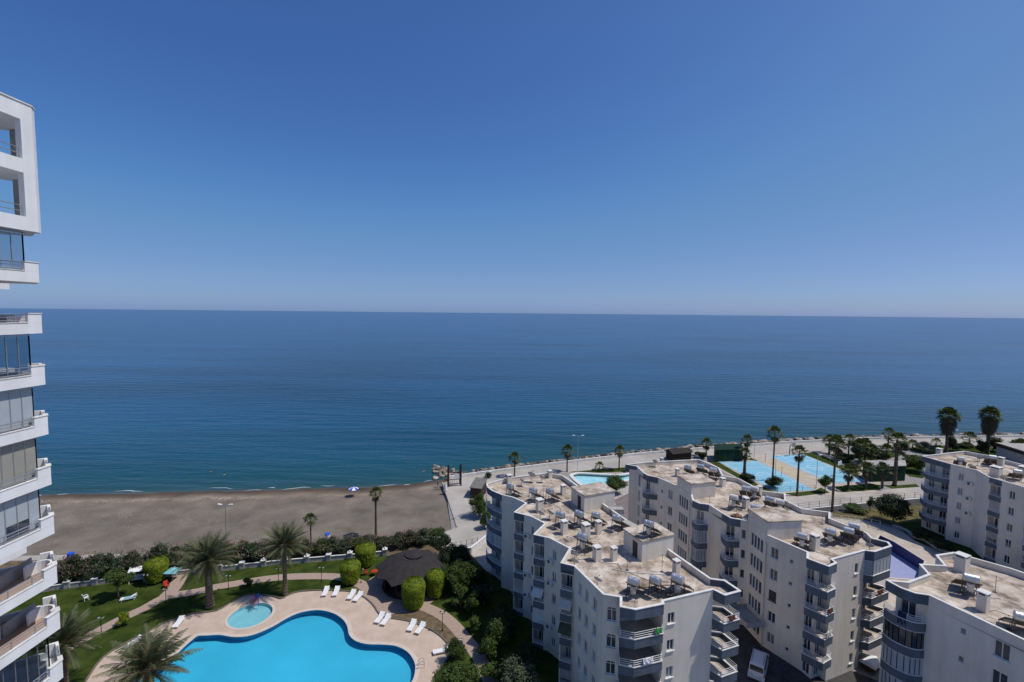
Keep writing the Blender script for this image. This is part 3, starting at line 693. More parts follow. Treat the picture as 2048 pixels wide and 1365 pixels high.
def block(name, label, outline, body, balconies, windows_rng, base=None):
    """outline: roof edge [(x,y,blue)], body: [(x,y,[openings])], both CCW"""
    cx = sum(p[0] for p in body) / len(body); cy = sum(p[1] for p in body) / len(body); base = (cx, cy, 0)
    bld = empty(name, base); tag(bld, label, 'apartment block', 'white apartment blocks by the sea')
    mb = MB(); n = len(body); rnd = random.Random(windows_rng)
    todo = []
    for i in range(n):
        x0, y0, cols = body[i]; x1, y1 = body[(i + 1) % n][:2]; ops = []
        p1, p2 = Vector((x0 - cx, y0 - cy)), Vector((x1 - cx, y1 - cy)); L = (p2 - p1).length
        for c in cols:
            s, w_, sill, h_, kind = c[:5]; floors = c[5] if len(c) > 5 else range(NF)
            for k in floors:
                z = .1 + k * FH + sill
                s0, s1 = max(.02, s - w_ / 2), min(L - .02, s + w_ / 2)
                if kind == 'loggia': ops.append((s0, s1, z, min(z + h_, PAR - .9), 1.3))
                else: ops.append((s0, s1, z, z + h_))
                todo.append((p1, p2, (s0 + s1) / 2, s1 - s0, z, h_, kind, rnd.random() < .3))
        wall_seg(mb, p1, p2, 0, ROOF - .02, ops)
    wall = mb.build('wall', M['white_wall'], bld)
    for p1, p2, s, w_, z, h_, kind, cur in todo:
        t = (p2 - p1).normalized(); nn = Vector((t.y, -t.x)); p = p1 + t * s
        if kind == 'loggia':
            q = p - nn * 1.16; m_ = frame_at(q, t, nn, z + .05); add_window(bld, (0, 0, 0), m_, w_ * .6, 2.0, 'door', cur)
            b = MB(); hw = w_ / 2 + .06; m_ = frame_at(p, t, nn, z)
            b.box(-hw, hw, -.10, .10, -.40, .48, m_); o = b.build('balcony', M['blue_band'], bld)
            b = MB(); b.box(-hw - .03, hw + .03, -.12, .13, .48, .55, m_); b.build('balcony_lip', M['white_trim'], o)
            b = MB()
            a, e = m_ @ Vector((-hw, 0, 0)), m_ @ Vector((hw, 0, 0))
            for k in range(2): b.tube([(a.x, a.y, z + .72 + .2 * k), (e.x, e.y, z + .72 + .2 * k)], .022, 5)
            b.build('railing', M['rail_white'], o)
            if rnd.random() < .3:                                                          # roller blind or cloth screen
                b = MB(); b.box(-hw + .06, hw - .06, -.05, -.02, .56 if rnd.random() < .4 else 1.2, min(h_, 2.2), m_); b.build('blind', M[rnd.choice(['white_trim', 'tower_blind', 'concrete'])], o)
        else:
            add_window(bld, (0, 0, 0), frame_at(p, t, nn, z), w_, h_, kind, cur)
    # roof deck, parapet, coping
    O = local(outline, base); mb = MB(); fill(mb, ccw(O), [], ROOF); fill_dn(mb, ccw(O), ROOF - .35); mb.build('roof', M['roof'], bld)
    inn = offset_poly(O, .17); cap = MB(); out2 = offset_poly(O, -.04); in2 = offset_poly(O, .21); m_ = len(O)
    start = next(i for i in range(m_) if outline[i][2] != outline[i - 1][2]); run = MB()
    for ii in range(m_):
        i = (start + ii) % m_; j = (i + 1) % m_; a, b, c, d = Vector(O[i]), Vector(O[j]), inn[j], inn[i]; blue = outline[i][2]; lo = ROOF - .36 if blue else ROOF - .02
        o_ = len(run.v); prev = getattr(run, 'last', None)
        new_ = [(*b, lo), (*b, PAR), (*c, PAR), (*c, lo)]
        if prev is None: run.v += [(*a, lo), (*a, PAR), (*d, PAR), (*d, lo)]; run.f.append((0, 1, 2, 3)); prev = (0, 1, 2, 3)
        k = len(run.v); run.v += new_; nx_ = (k, k + 1, k + 2, k + 3)
        for q in range(4): run.f.append((prev[q], nx_[q], nx_[(q + 1) % 4], prev[(q + 1) % 4]))
        run.last = nx_
        if outline[j][2] != blue:
            run.f.append(tuple(reversed(run.last))); run.build('fascia' if blue else 'parapet', M['blue_band' if blue else 'white_wall'], bld); run = MB()
        e = [out2[i], out2[j], in2[j], in2[i]]
        cap.add([(*v, PAR + .002) for v in e] + [(*v, PAR + .07) for v in e], [(4, 5, 6, 7), (0, 1, 5, 4), (2, 3, 7, 6), (3, 2, 1, 0)])
    cap.build('parapet_coping', M['white_trim'], bld)
    for spec in balconies:
        line, side, floors = spec['line'], spec['side'], spec.get('floors', range(1, NF))
        for k in floors:
            g = spec.get('glazed', {}).get(k); balcony(bld, base, line, .1 + k * FH, side, g)
    return bld, base
def roof_box(bld, base, x, y, ang, w_, d_, h_, name='stair_head', door=True, z=ROOF):
    """small roof house: walls, slab with upstand, door"""
    m_ = Matrix.Translation((x - base[0], y - base[1], z)) @ Matrix.Rotation(ang, 4, 'Z')
    b = MB(); b.box(-w_ / 2, w_ / 2, -d_ / 2, d_ / 2, 0, h_, m_); o = b.build(name, M['white_wall'], bld)
    b = MB(); b.box(-w_ / 2 - .08, w_ / 2 + .08, -d_ / 2 - .08, d_ / 2 + .08, h_ + .002, h_ + .16, m_); b.build('roof_slab', M['roof'], o)
    if door:
        b = MB(); b.box(-w_ / 2 - .03, -w_ / 2 + .03, -.9, -.05, .03, 1.85, m_); b.build('door', M['door'], o)
    return o
def chimney(bld, base, x, y, ang, s=.75, h_=1.9, z=ROOF):
    m_ = Matrix.Translation((x - base[0], y - base[1], z)) @ Matrix.Rotation(ang, 4, 'Z'); b = MB(); a = s / 2
    b.box(-a, a, -a, a, 0, h_ - .3, m_)
    for sx in (-1, 1):
        for sy in (-1, 1): b.box(sx * a - (.14 if sx > 0 else 0), sx * a + (.14 if sx < 0 else 0), sy * a - (.14 if sy > 0 else 0), sy * a + (.14 if sy < 0 else 0), h_ - .3, h_ - .1, m_)
    o = b.build('chimney', M['white_wall'], bld)
    b = MB(); b.box(-a + .05, a - .05, -a + .05, a - .05, h_ - .295, h_ - .12, m_); b.build('flue_opening', M['dark'], o)
    b = MB(); b.box(-a - .05, a + .05, -a - .05, a + .05, h_ - .1, h_, m_); b.build('chimney_cap', M['white_trim'], o)
    return o

AX = math.atan2(.40, .917)            # direction of the short axis of the blocks
arch3 = lambda s: (s, .62, .95, 1.3, 'arch')
# ---- block B: long saw-tooth block beside the pool garden
B_out = [(-3.9, 73.1, 1), (-3.65, 71.6, 1), (-2.8, 70.1, 1), (-1.3, 68.6, 0), (.4, 67.6, 0), (2.2, 65.6, 0), (.5, 62.5, 1), (1.9, 61.7, 0), (2.8, 61.2, 0), (4.5, 59.15, 0), (2.9, 56.05, 1), (4.2, 55.45, 0), (4.8, 55.2, 0), (6.96, 52.7, 0),
    (5.6, 49.5, 1), (7.0, 48.9, 0), (9.2, 43.8, 0), (10.75, 43.4, 1), (10.4, 41.9, 1), (11.75, 41.5, 1), (14.7, 42.4, 1), (14.8, 42.85, 0), (20.4, 44.8, 1), (21.15, 43.85, 1), (23.1, 44.6, 1), (22.35, 46.5, 1), (21.0, 46.8, 0),
    (15.2, 61.4, 0), (10.0, 74.5, 0), (8.9, 77.3, 0), (6.6, 78.6, 0), (3.5, 77.5, 0), (-1.0, 75.7, 0)]
lg = lambda s, w_: (s, w_, 0.0, 2.25, 'loggia')
B_body = [(-3.0, 73.3, [(2.2, 1.6, .0, 2.1, 'wide')]), (-.9, 69.3, []), (-1.3, 68.6, []), (.4, 67.6, []), (2.2, 65.6, []), (.5, 62.5, [lg(.85, 1.35)]), (2.8, 61.2, [(.35, .45, .9, 1.2, 'one')]), (4.5, 59.15, []), (2.9, 56.05, [lg(.8, 1.3)]), (4.8, 55.2, [(.9, .62, .95, 1.3, 'arch')]), (6.96, 52.7, []),
    (5.6, 49.5, [lg(.75, 1.3)]), (7.0, 48.9, [arch3(1.3), arch3(2.6), arch3(4.1)]), (9.2, 43.8, [(.85, .95, .85, 1.4, 'arch')]), (10.75, 43.4, []), (11.0, 44.75, [(2.3, 1.3, 0, 2.05, 'door')]), (14.25, 45.3, []),
    (14.8, 42.85, [(.95, .8, .95, 1.1, 'win')]), (20.4, 44.8, []), (20.6, 46.0, [(.5, .6, 0, 2.0, 'one')]), (21.0, 46.8, []), (10.0, 74.5, [(2, 1, .9, 1.2, 'win')]), (8.9, 77.3, []), (6.6, 78.6, []), (3.5, 77.5, []), (-1.0, 75.7, [])]
B_bal = [dict(line=[(-3.9, 73.1), (-3.65, 71.6), (-2.8, 70.1), (-1.32, 68.62)], side=[(-.9, 69.3), (-3.0, 73.3)], glazed={2: M['tower_blind'], 4: None}),
    dict(line=[(10.7, 43.42), (10.4, 41.9), (11.75, 41.5), (14.7, 42.4), (14.78, 42.83)], side=[(14.25, 45.3), (11.0, 44.75)]),
    dict(line=[(20.42, 44.82), (21.15, 43.85), (23.1, 44.6), (22.35, 46.5), (21.0, 46.78)], side=[(20.6, 46.0)])]
bB, oB = block('apartment_block', 'saw-toothed white block beside the pool garden, three tank heaters on its near corner', B_out, B_body, B_bal, 1)
# ---- block C
C_out = [(21.0, 83.5, 1), (22.8, 82.4, 0), (23.0, 79.1, 1), (23.4, 77.7, 1), (24.9, 76.7, 0), (26.75, 73.0, 0), (27.6, 69.3, 0), (27.0, 67.2, 1), (27.6, 66.1, 1), (28.8, 65.7, 0), (29.4, 62.9, 1), (29.9, 61.3, 1), (31.0, 60.8, 0), (31.8, 60.4, 0), (32.24, 56.5, 0),
    (34.6, 52.4, 1), (33.7, 51.0, 1), (35.06, 49.3, 1), (36.5, 50.06, 1), (36.5, 50.8, 0), (41.75, 52.9, 1), (42.65, 52.6, 1), (45.8, 54.0, 1), (46.2, 55.0, 1), (45.0, 56.0, 0), (45.4, 57.3, 0), (43.5, 61.5, 0), (44.9, 63.5, 0), (41.7, 64.6, 0), (41.0, 67.5, 0), (42.5, 70.2, 0), (39.5, 71.3, 0), (38.4, 76.8, 0), (36.4, 78.0, 0), (37.5, 82.0, 0), (35.9, 86.8, 0), (32.0, 86.2, 0), (25.0, 84.8, 0)]
C_body = [(21.6, 83.0, []), (22.8, 82.4, [(1.2, .9, .3, 1.9, 'win')]), (23.3, 79.2, [(.9, .9, .2, 1.9, 'win')]), (24.3, 77.2, []), (24.9, 76.7, [(.9, .45, 1.1, .55, 'small'), (2.8, .95, .8, 1.4, 'win')]), (26.75, 73.0, [(1.9, 2.4, .6, 1.7, 'slats')]), (27.6, 69.3, []), (27.4, 67.3, [(.9, 1.1, .15, 1.9, 'win')]), (28.8, 65.7, []), (29.7, 63.0, [(1.1, 1.3, .15, 1.95, 'win')]), (31.0, 60.8, [(.45, .55, .9, 1.2, 'one')]),
    (31.8, 60.4, [(2.0, 2.5, .6, 1.7, 'slats')]), (32.24, 56.5, [(1.0, .95, .85, 1.35, 'win', (0, 1, 3, 4)), (1.0, .95, .85, 1.35, 'brown', (2,)), (3.05, .42, 1.2, .5, 'small')]), (34.6, 52.4, [(.6, .9, .1, 1.95, 'win')]), (35.0, 51.1, [(.9, .9, .1, 1.95, 'win')]), (36.2, 51.6, []), (36.5, 50.8, [(4.3, .6, .9, 1.2, 'one')]), (41.75, 52.9, []), (42.4, 54.3, [(1.5, 1.4, .1, 2.0, 'win')]), (45.0, 56.0, []),
    (45.4, 57.3, []), (43.5, 61.5, []), (44.9, 63.5, []), (41.7, 64.6, []), (41.0, 67.5, []), (42.5, 70.2, []), (39.5, 71.3, []), (38.4, 76.8, []), (36.4, 78.0, []), (37.5, 82.0, []), (35.9, 86.8, []), (32.0, 86.2, []), (25.0, 84.8, [])]
cur = lambda a, m_, b: smooth_line([a, m_, b], 4)
C_bal = [dict(line=cur((23.0, 79.1), (22.9, 77.5), (24.9, 76.72)), side=[(24.3, 77.2), (23.3, 79.2)]),
    dict(line=cur((27.0, 67.2), (27.2, 65.7), (28.8, 65.72)), side=[(28.7, 66.0), (27.4, 67.3)], glazed={3: M['tower_blind'], 2: M['tower_blind']}),
    dict(line=cur((29.4, 62.9), (29.3, 61.0), (31.0, 60.82)), side=[(30.8, 61.0), (29.7, 63.0)]),
    dict(line=[(34.58, 52.38), (33.7, 51.0), (35.06, 49.3), (36.5, 50.06), (36.48, 50.78)], side=[(36.2, 51.6), (35.0, 51.1), (34.6, 52.4)]),
    dict(line=[(41.77, 52.92), (42.65, 52.6), (45.8, 54.0), (46.2, 55.0), (45.0, 55.98)], side=[(42.4, 54.3)], glazed={4: M['tower_blind']})]
bC, oC = block('apartment_block', 'long white block with grey stair windows between the parked van and the blue courts', C_out, C_body, C_bal, 2)
# ---- block D
D_out = [(52.0, 52.7, 0), (49.25, 52.0, 0), (48.2, 49.8, 0), (45.6, 50.0, 0), (44.8, 48.0, 0), (41.3, 46.5, 0), (39.3, 46.8, 1), (39.7, 45.4, 1), (40.4, 44.5, 1), (41.5, 44.2, 0), (44.0, 37.9, 0), (49.5, 25.0, 0), (62.0, 31.0, 0), (58.0, 44.0, 0), (55.1, 49.3, 0)]
D_body = [(52.0, 52.7, []), (49.25, 52.0, []), (48.2, 49.8, []), (45.6, 50.0, []), (44.8, 48.0, []), (41.3, 46.5, []), (40.6, 46.9, [(1.1, 1.3, .1, 2.0, 'win')]), (41.5, 44.9, []), (41.5, 44.2, [(2.75, .45, 1.2, .6, 'small'), (5.45, 1.05, .75, 1.5, 'win'), (9.0, 1.0, .8, 1.4, 'win'), (12.5, .45, 1.2, .6, 'small')]), (49.5, 25.0, []), (62.0, 31.0, []), (58.0, 44.0, []), (55.1, 49.3, [])]
D_bal = [dict(line=smooth_line([(39.3, 46.8), (39.35, 45.6), (40.3, 44.4), (41.48, 44.25)], 3), side=[(41.4, 44.9), (40.6, 46.9)], glazed={3: M['pane'], 2: M['tower_blind'], 1: M['tower_blind']})]
bD, oD = block('apartment_block', 'nearest white block cut by the right edge with a dark glazed corner balcony', D_out, D_body, D_bal, 3)
# ---- block E
E_out = [(81.4, 90.4, 1), (82.5, 85.5, 0), (84.1, 82.2, 0), (82.6, 78.5, 1), (83.0, 76.8, 0), (83.6, 73.5, 1), (81.4, 71.5, 1), (82.6, 69.5, 0), (86.0, 62.0, 0), (100, 66.0, 0), (97.0, 80.0, 0), (95.2, 91.5, 0), (93.4, 94.1, 0)]
E_body = [(82.6, 90.8, [(1.3, 1.0, .1, 2.0, 'win'), (3.6, 1.2, .1, 2.0, 'win')]), (83.6, 86.0, []), (82.5, 85.5, [(1.6, .75, .85, 1.3, 'arch')]), (84.1, 82.2, []), (82.6, 78.5, [lg(.95, 1.5)]), (83.0, 76.8, [(1.5, .8, .85, 1.3, 'win')]), (83.6, 73.5, []), (83.0, 71.3, [(.9, 1.1, .1, 2.0, 'win')]), (83.4, 69.2, []), (86.0, 62.0, []), (100, 66.0, []), (97.0, 80.0, []), (95.2, 91.5, []), (93.4, 94.1, [])]
E_bal = [dict(line=smooth_line([(81.8, 90.6), (80.8, 88.0), (82.5, 85.52)], 4), side=[(83.6, 86.0), (82.6, 90.8)]), dict(line=[(83.58, 73.52), (81.4, 71.5), (82.6, 69.5)], side=[(83.4, 69.2), (83.0, 71.3)])]
bE, oE = block('apartment_block', 'shaded white block behind the dark round tree at the right edge', E_out, E_body, E_bal, 4)

Z1 = ROOF + .0
def rp(f, x, y, z): p = G(*f(x, y), z); return p.x, p.y
c6 = lambda x, y: (820 + x / 3.592, 860 + y / 3.592)
c7 = lambda x, y: (960 + x / 3.793, 1060 + y / 3.793)
c8 = lambda x, y: (1240 + x / 3.593, 860 + y / 3.593)
c9 = lambda x, y: (1560 + x / 3.371, 960 + y / 3.371)
x, y = rp(c6, 1292, 560, ROOF); roof_box(bB, oB, x + .6, y + 1.2, AX, 5.2, 3.6, 2.25)
x, y = rp(c7, 1285, 215, ROOF); roof_box(bB, oB, x + .3, y + 1.6, AX, 4.6, 3.4, 2.3)
for (x0, y0, x1, y1, dx) in ((26.75, 73.0, 27.6, 69.3, 4.2), (31.8, 60.4, 32.24, 56.5, 4.6)):        # stair towers rise above the roof
    p1, p2 = Vector((x0, y0)), Vector((x1, y1)); t = (p2 - p1).normalized(); n = Vector((t.y, -t.x)); c = (p1 + p2) / 2 - n * (dx / 2 - .01)
    roof_box(bC, oC, c.x, c.y, math.atan2(t.y, t.x) + math.pi / 2, dx, (p2 - p1).length, 2.3, door=False)
for (f, cx_, cy_, s, h_, b_) in [(c6, 930, 590, .85, 1.9, 'B'), (c6, 1100, 463, .65, 1.5, 'B'), (c6, 1107, 748, .7, 1.8, 'B'), (c6, 1262, 772, .85, 1.8, 'B'), (c6, 1352, 745, .65, 1.7, 'B'), (c6, 1342, 938, .75, 1.7, 'B'), (c6, 1462, 938, .6, 1.6, 'B'), (c6, 712, 385, .7, 1.5, 'B'), (c7, 1488, 335, .6, 1.6, 'B'),
    (c8, 902, 562, .7, 1.6, 'C'), (c8, 1395, 862, .8, 1.9, 'C'), (c8, 735, 408, .7, 1.5, 'C'), (c8, 1000, 470, .6, 1.5, 'C'), (c8, 410, 335, .55, 1.4, 'C'), (c8, 300, 238, .5, 1.0, 'C'), (c9, 1365, 880, .75, 1.9, 'D'), (c9, 1222, 612, 1.0, 1.9, 'D'),
    (c10, 1270, 515, .8, 1.6, 'E'), (c10, 1832, 620, .8, 2.0, 'E'), (c10, 1790, 700, 1.3, 1.8, 'E'), (c10, 2045, 700, 1.2, 1.8, 'E'), (c6, 1005, 345, .6, 1.3, 'B')]:
    bl, ba = {'B': (bB, oB), 'C': (bC, oC), 'D': (bD, oD), 'E': (bE, oE)}[b_]
    x, y = rp(f, cx_, cy_, ROOF); chimney(bl, ba, x, y, AX, s, h_)
# low party walls / planters on block B's right parapet and block D's roof
for bl, ba, pts in ((bB, oB, [(c6, 1430, 600), (c6, 1530, 600)]), (bB, oB, [(c6, 1540, 690), (c6, 1680, 770)])):
    a, b_ = [Vector(rp(f, q, r_, ROOF)) for f, q, r_ in pts]; d = b_ - a; m_ = Matrix.Translation((a.x - ba[0], a.y - ba[1], ROOF)) @ Matrix.Rotation(math.atan2(d.y, d.x), 4, 'Z')
    b = MB(); b.box(0, d.length, -.5, .5, 0, .75, m_); b.build('roof_trough', M['concrete'], bl)
# canopy over the yard door of block C
b = MB(); m_ = Matrix.Translation((31.3 - oC[0], 57.6 - oC[1], 3.0)) @ Matrix.Rotation(math.atan2(-3.9, .44), 4, 'Z')
b.box(-1.9, 1.9, -1.9, .6, 0, .12, m_); b.box(-1.9, 1.9, -1.9, -1.8, .121, .62, m_); b.box(-1.9, -1.8, -1.799, .6, .121, .62, m_); b.box(1.8, 1.9, -1.799, .6, .121, .62, m_)
b.build('entrance_canopy', M['concrete'], bC)

# ================================================================== tower at the left edge
TX, TY = -26.8, 26.5
tw = empty('tower_block', (-33, 18, 0)); tag(tw, 'tall white tower with steel-railed balconies cut by the left edge', 'tower')
TB = (-33, 18)
def tl(*pts): return [(x - TB[0], y - TB[1]) for x, y in pts]
EDGE = [(TX, 6), (TX, TY), (-28.65, 28.15), (-31.2, 26.3), (-40, 26.3), (-40, 6)]
INNER = [(-28.9, 6.2), (-28.9, 25.2), (-31.2, 25.6), (-39.8, 25.6), (-39.8, 6.2)]
zb = [43.45, 40.59, 37.64, 34.74, 31.76, 28.81, 25.82, 22.96, 19.87] + [19.87 - 2.95 * k for k in range(1, 7)]
style = ['clear', 'open', 'clear', 'blind', 'tan', 'blind', 'open', 'open', 'clear'] + ['blind', 'open', 'clear', 'blind', 'open', 'blind']
mb = MB(); mb.prism(tl(*INNER), 0, 49.4); mb.build('core_wall', M['white_clean'], tw)
GL = {'clear': M['tower_glass'], 'blind': M['tower_blind'], 'tan': M['tower_blind_tan']}
for i, (z, st) in enumerate(zip(zb, style)):
    P = offset_poly(ccw(tl(*EDGE)), .06); top = zb[i - 1] if i else 46.2
    mb = MB(); mb.prism(P, z + .002, z + .22); fl = mb.build('floor_slab', M['terracotta'] if st == 'open' else M['white_clean'], tw)
    run = tl((TX, 6), (TX, TY), (-28.65, 28.15), (-31.2, 26.3))
    mb = MB(); mb.ribbon(run, z, z + .60, .14, 1); bd = mb.build('balcony_band', M['white_clean'], tw)
    ca = tl((TX, TY - .75), (TX, TY), (TX - .37, TY + .33)); mb = MB(); mb.ribbon(offset_line(ca, -.004), z + .6, z + 1.1, .15, 1); mb.build('corner_pier', M['white_clean'], bd)
    cb = tl((-28.28, 27.82), (-28.65, 28.15), (-29.1, 27.82)); mb = MB(); mb.ribbon(cb, z + .6, z + 1.05, .15, 1); mb.build('corner_pier', M['white_clean'], bd)
    mb = MB(); mb.ribbon(offset_line(ca, -.04), z + 1.1, z + 1.15, .23, 1); mb.build('pier_cap', M['white_trim'], bd)
    mb = MB(); mb.ribbon(offset_line(tl((TX, 6), (TX, TY - .76)), -.03), z + .6, z + .64, .2, 1); mb.build('band_cap', M['white_trim'], bd)
    mb = MB(); L = offset_line(tl((TX, 6), (TX, 18), (TX, TY - .8)), .07)
    for k in range(3): mb.tube([(p[0], p[1], z + .74 + .17 * k) for p in L], .022 if k < 2 else .035, 6)
    y = 6.4
    while y < TY - .7: mb.tube([(TX - .07 - TB[0], y - TB[1], z + .62), (TX - .07 - TB[0], y - TB[1], z + 1.08)], .028, 6); y += 1.25
    L = offset_line(tl((TX - .45, TY + .4), (-28.3, 27.84)), .07)
    for k in range(3): mb.tube([(p[0], p[1], z + .72 + .15 * k) for p in L], .022, 6)
    mb.build('railing', M['rail_steel'], bd)
    mb = MB(); mb.ribbon(tl((-32.6, 25.9), (-32.6, 30.3), (-40, 30.3)), z - .25, z + .45, .15, 1); rb = mb.build('rear_balcony', M['white_clean'], tw)
    mb = MB(); mb.box(-39.9 - TB[0], -32.76 - TB[0], 26.35 - TB[1], 30.14 - TB[1], z - .2, z - .02); mb.build('rear_balcony_floor', M['white_clean'], rb)
    if st == 'open':                                                    # rounded seat wall and stored furniture on the terrace
        mb = MB(); arc = [(-28.1 + .62 * math.cos(t * .35) - TB[0], 26.7 + .62 * math.sin(t * .35) - TB[1]) for t in range(12)]
        mb.ribbon(arc, z + .23, z + .95, .1, 1); mb.build('curved_screen', M['white_clean'], tw)
        mb = MB(); mb.ribbon(offset_line(tl((-28.85, 25.3), (-29.2, 27.4)), 0), z + .23, z + 1.0, .08, 1); mb.build('terrace_partition', M['concrete'], tw)
    else:
        g = offset_line(tl((TX, 6), (TX, TY - .3), (-28.4, 27.75)), .34); gz0, gz1 = z + .64, top - .02; gm = GL[st]
        fr = MB()
        for a, b in zip(g, g[1:]):
            n = max(1, round((b - a).length / .6))
            for q in range(n + 1):
                p = a.lerp(b, q / n); fr.bar((p.x, p.y, gz0), (p.x, p.y, gz1), .045)
            for zz in (gz0 + .03, gz1 - .08): fr.bar((a.x, a.y, zz), (b.x, b.y, zz), .07)
        fo = fr.build('glazing_frame', M['rail_steel'], tw)
        for a, b in zip(g, g[1:]):
            n = max(1, round((b - a).length / .6))
            for q in range(n):
                p0, p1 = a.lerp(b, q / n), a.lerp(b, (q + 1) / n)
                m_ = gm
                if st == 'blind' and i == 5 and a.y + TB[1] + (b.y - a.y) * q / n > 24.0 and q % 3 != 2 and abs(a.x - b.x) < .1:
                    r_ = MB(); zz = gz0 + .75; r_.quad((p0.x, p0.y, zz), (p1.x, p1.y, zz), (p1.x, p1.y, gz1), (p0.x, p0.y, gz1)); r_.build('glass_panel', M['tower_blind'], fo); gz = zz; m_ = M['tower_glass']
                else: gz = gz1
                r_ = MB(); r_.quad((p0.x, p0.y, gz0), (p1.x, p1.y, gz0), (p1.x, p1.y, gz), (p0.x, p0.y, gz)); r_.build('glass_panel', m_, fo)
# crown: two-storey open frame
UX = -26.68
P = [(UX, 6), (UX, TY), (-28.65, 28.15), (-31.2, 26.3), (-40, 26.3), (-40, 6)]
for a, b, nm in ((46.27, 46.55, 'floor_slab'), (49.40, 49.70, 'floor_slab'), (52.22, 53.07, 'roof_slab')):
    mb = MB(); mb.prism(offset_poly(ccw(tl(*P)), .06), a, b); mb.build(nm, M['white_clean'], tw)
mb = MB(); L = tl((UX + .004, 6), (UX + .004, TY + .004), (UX - .30, TY + .45))
for a, b in ((46.25, 47.0), (49.36, 50.1), (52.2, 53.10)): mb.ribbon(L, a, b, .30, 1)
mb.ribbon(tl((UX + .008, TY - .62), (UX + .008, TY + .012), (UX - .31, TY + .47)), 46.26, 53.09, .32, 1)
for yy in (20.5, 14.5): mb.ribbon(tl((UX + .008, yy - .3), (UX + .008, yy + .3)), 46.26, 53.09, .32, 1)
mb.build('crown_frame', M['white_clean'], tw)
mb = MB(); mb.ribbon(offset_line(L, -.05), 53.101, 53.17, .45, 1); mb.build('crown_coping', M['white_trim'], tw)
mb = MB(); mb.box(-28.9 - TB[0], -28.55 - TB[0], 27.4 - TB[1], 27.8 - TB[1], 46.56, 52.2); mb.build('column', M['concrete'], tw)
for z in (47.0, 50.1):
    mb = MB(); L = offset_line(tl((UX, 6), (UX, TY - .62)), .15)
    for k in range(2): mb.tube([(p[0], p[1], z + .3 + .3 * k) for p in L], .025, 6)
    for k in range(14): mb.tube([(UX - .15 - TB[0], 7 + 1.45 * k - TB[1], z), (UX - .15 - TB[0], 7 + 1.45 * k - TB[1], z + .6)], .025, 6)
    mb.build('railing', M['rail_steel'], tw)
    mb = MB(); L = tl((-28.5, 27.9), (-31.0, 26.2))
    for k in range(2): mb.tube([(p[0], p[1], z - .4 + .35 * (k + 1)) for p in L], .025, 6)
    mb.build('railing', M['rail_steel'], tw)

# ================================================================== planting: shared meshes
def leaf_ball(seed, n, leaf, lumps=9, flat=.8, holes=.35, shell=.55):
    """unit-radius crown of many leaf quads gathered in lumps, gaps between"""
    r = random.Random(seed); mb = MB(); L = []
    for k in range(lumps):
        while True:
            p = Vector((r.uniform(-1, 1), r.uniform(-1, 1), r.uniform(-1, 1)))
            if .25 < p.length < .85: break
        L.append((p * .72, r.uniform(.28, .48)))
    L.append((Vector((0, 0, 0)), .5))
    for k in range(n):
        c, s = L[r.randrange(len(L))]
        d = Vector((r.gauss(0, 1), r.gauss(0, 1), r.gauss(0, 1))).normalized(); q = c + d * s * (shell + (1 - shell) * r.random()) * (1 + .12 * math.sin(7 * d.x + 5 * d.z))
        q.z *= flat
        nrm = (d + Vector((r.uniform(-.8, .8), r.uniform(-.8, .8), r.uniform(-.3, .9)))).normalized(); a = nrm.orthogonal().normalized(); a.rotate(Matrix.Rotation(r.random() * 6.28, 3, nrm)); b = nrm.cross(a)
        l_ = leaf * r.uniform(.6, 1.3)
        mb.add([q - a * l_, q + b * l_ * .45, q + a * l_, q - b * l_ * .45], [(0, 1, 2, 3)])
    return mb
def fruit_scatter(seed, n, size, flat=.8):
    r = random.Random(seed); mb = MB()
    for k in range(n):
        d = Vector((r.gauss(0, 1), r.gauss(0, 1), abs(r.gauss(0, .8)))).normalized(); q = d * r.uniform(.82, 1.02); q.z *= flat
        for j in range(3):
            a = Vector((r.uniform(-1, 1), r.uniform(-1, 1), r.uniform(-1, 1))) * size; b = Vector((r.uniform(-1, 1), r.uniform(-1, 1), r.uniform(-1, 1))) * size
            mb.add([q, q + a, q + a + b, q + b], [(0, 1, 2, 3)])
    return mb
CROWN = {k: leaf_ball(k, 5200, .055, 11).mesh('crown', None) for k in (11, 12)}
CROWN[13] = leaf_ball(13, 7000, .05, 14).mesh('crown', None)
CROWN[14] = leaf_ball(14, 2600, .085, 8).mesh('crown', None); CROWN[15] = leaf_ball(15, 2600, .085, 7).mesh('crown', None)
CM = {}
def crown_mesh(k, m):
    if (k, m) not in CM:
        me = CROWN[k].copy(); me.materials.clear(); me.materials.append(M[m]); CM[(k, m)] = me
    return CM[(k, m)]
def unit_trunk(seed, bend=.05, taper=.6, n=8, seg=7, rough=0.0):
    r = random.Random(seed); mb = MB(); path = []; rad = []
    for i in range(seg + 1):
        t = i / seg; path.append((bend * math.sin(t * 2.2 + seed), bend * math.cos(t * 1.9 + seed) - bend * math.cos(seed), t)); rad.append((1 - (1 - taper) * t) * (1 + rough * r.uniform(-1, 1)) * (1.35 if i == 0 else 1))
    path = [(x - path[0][0], y - path[0][1], z) for x, y, z in path]
    return path, rad
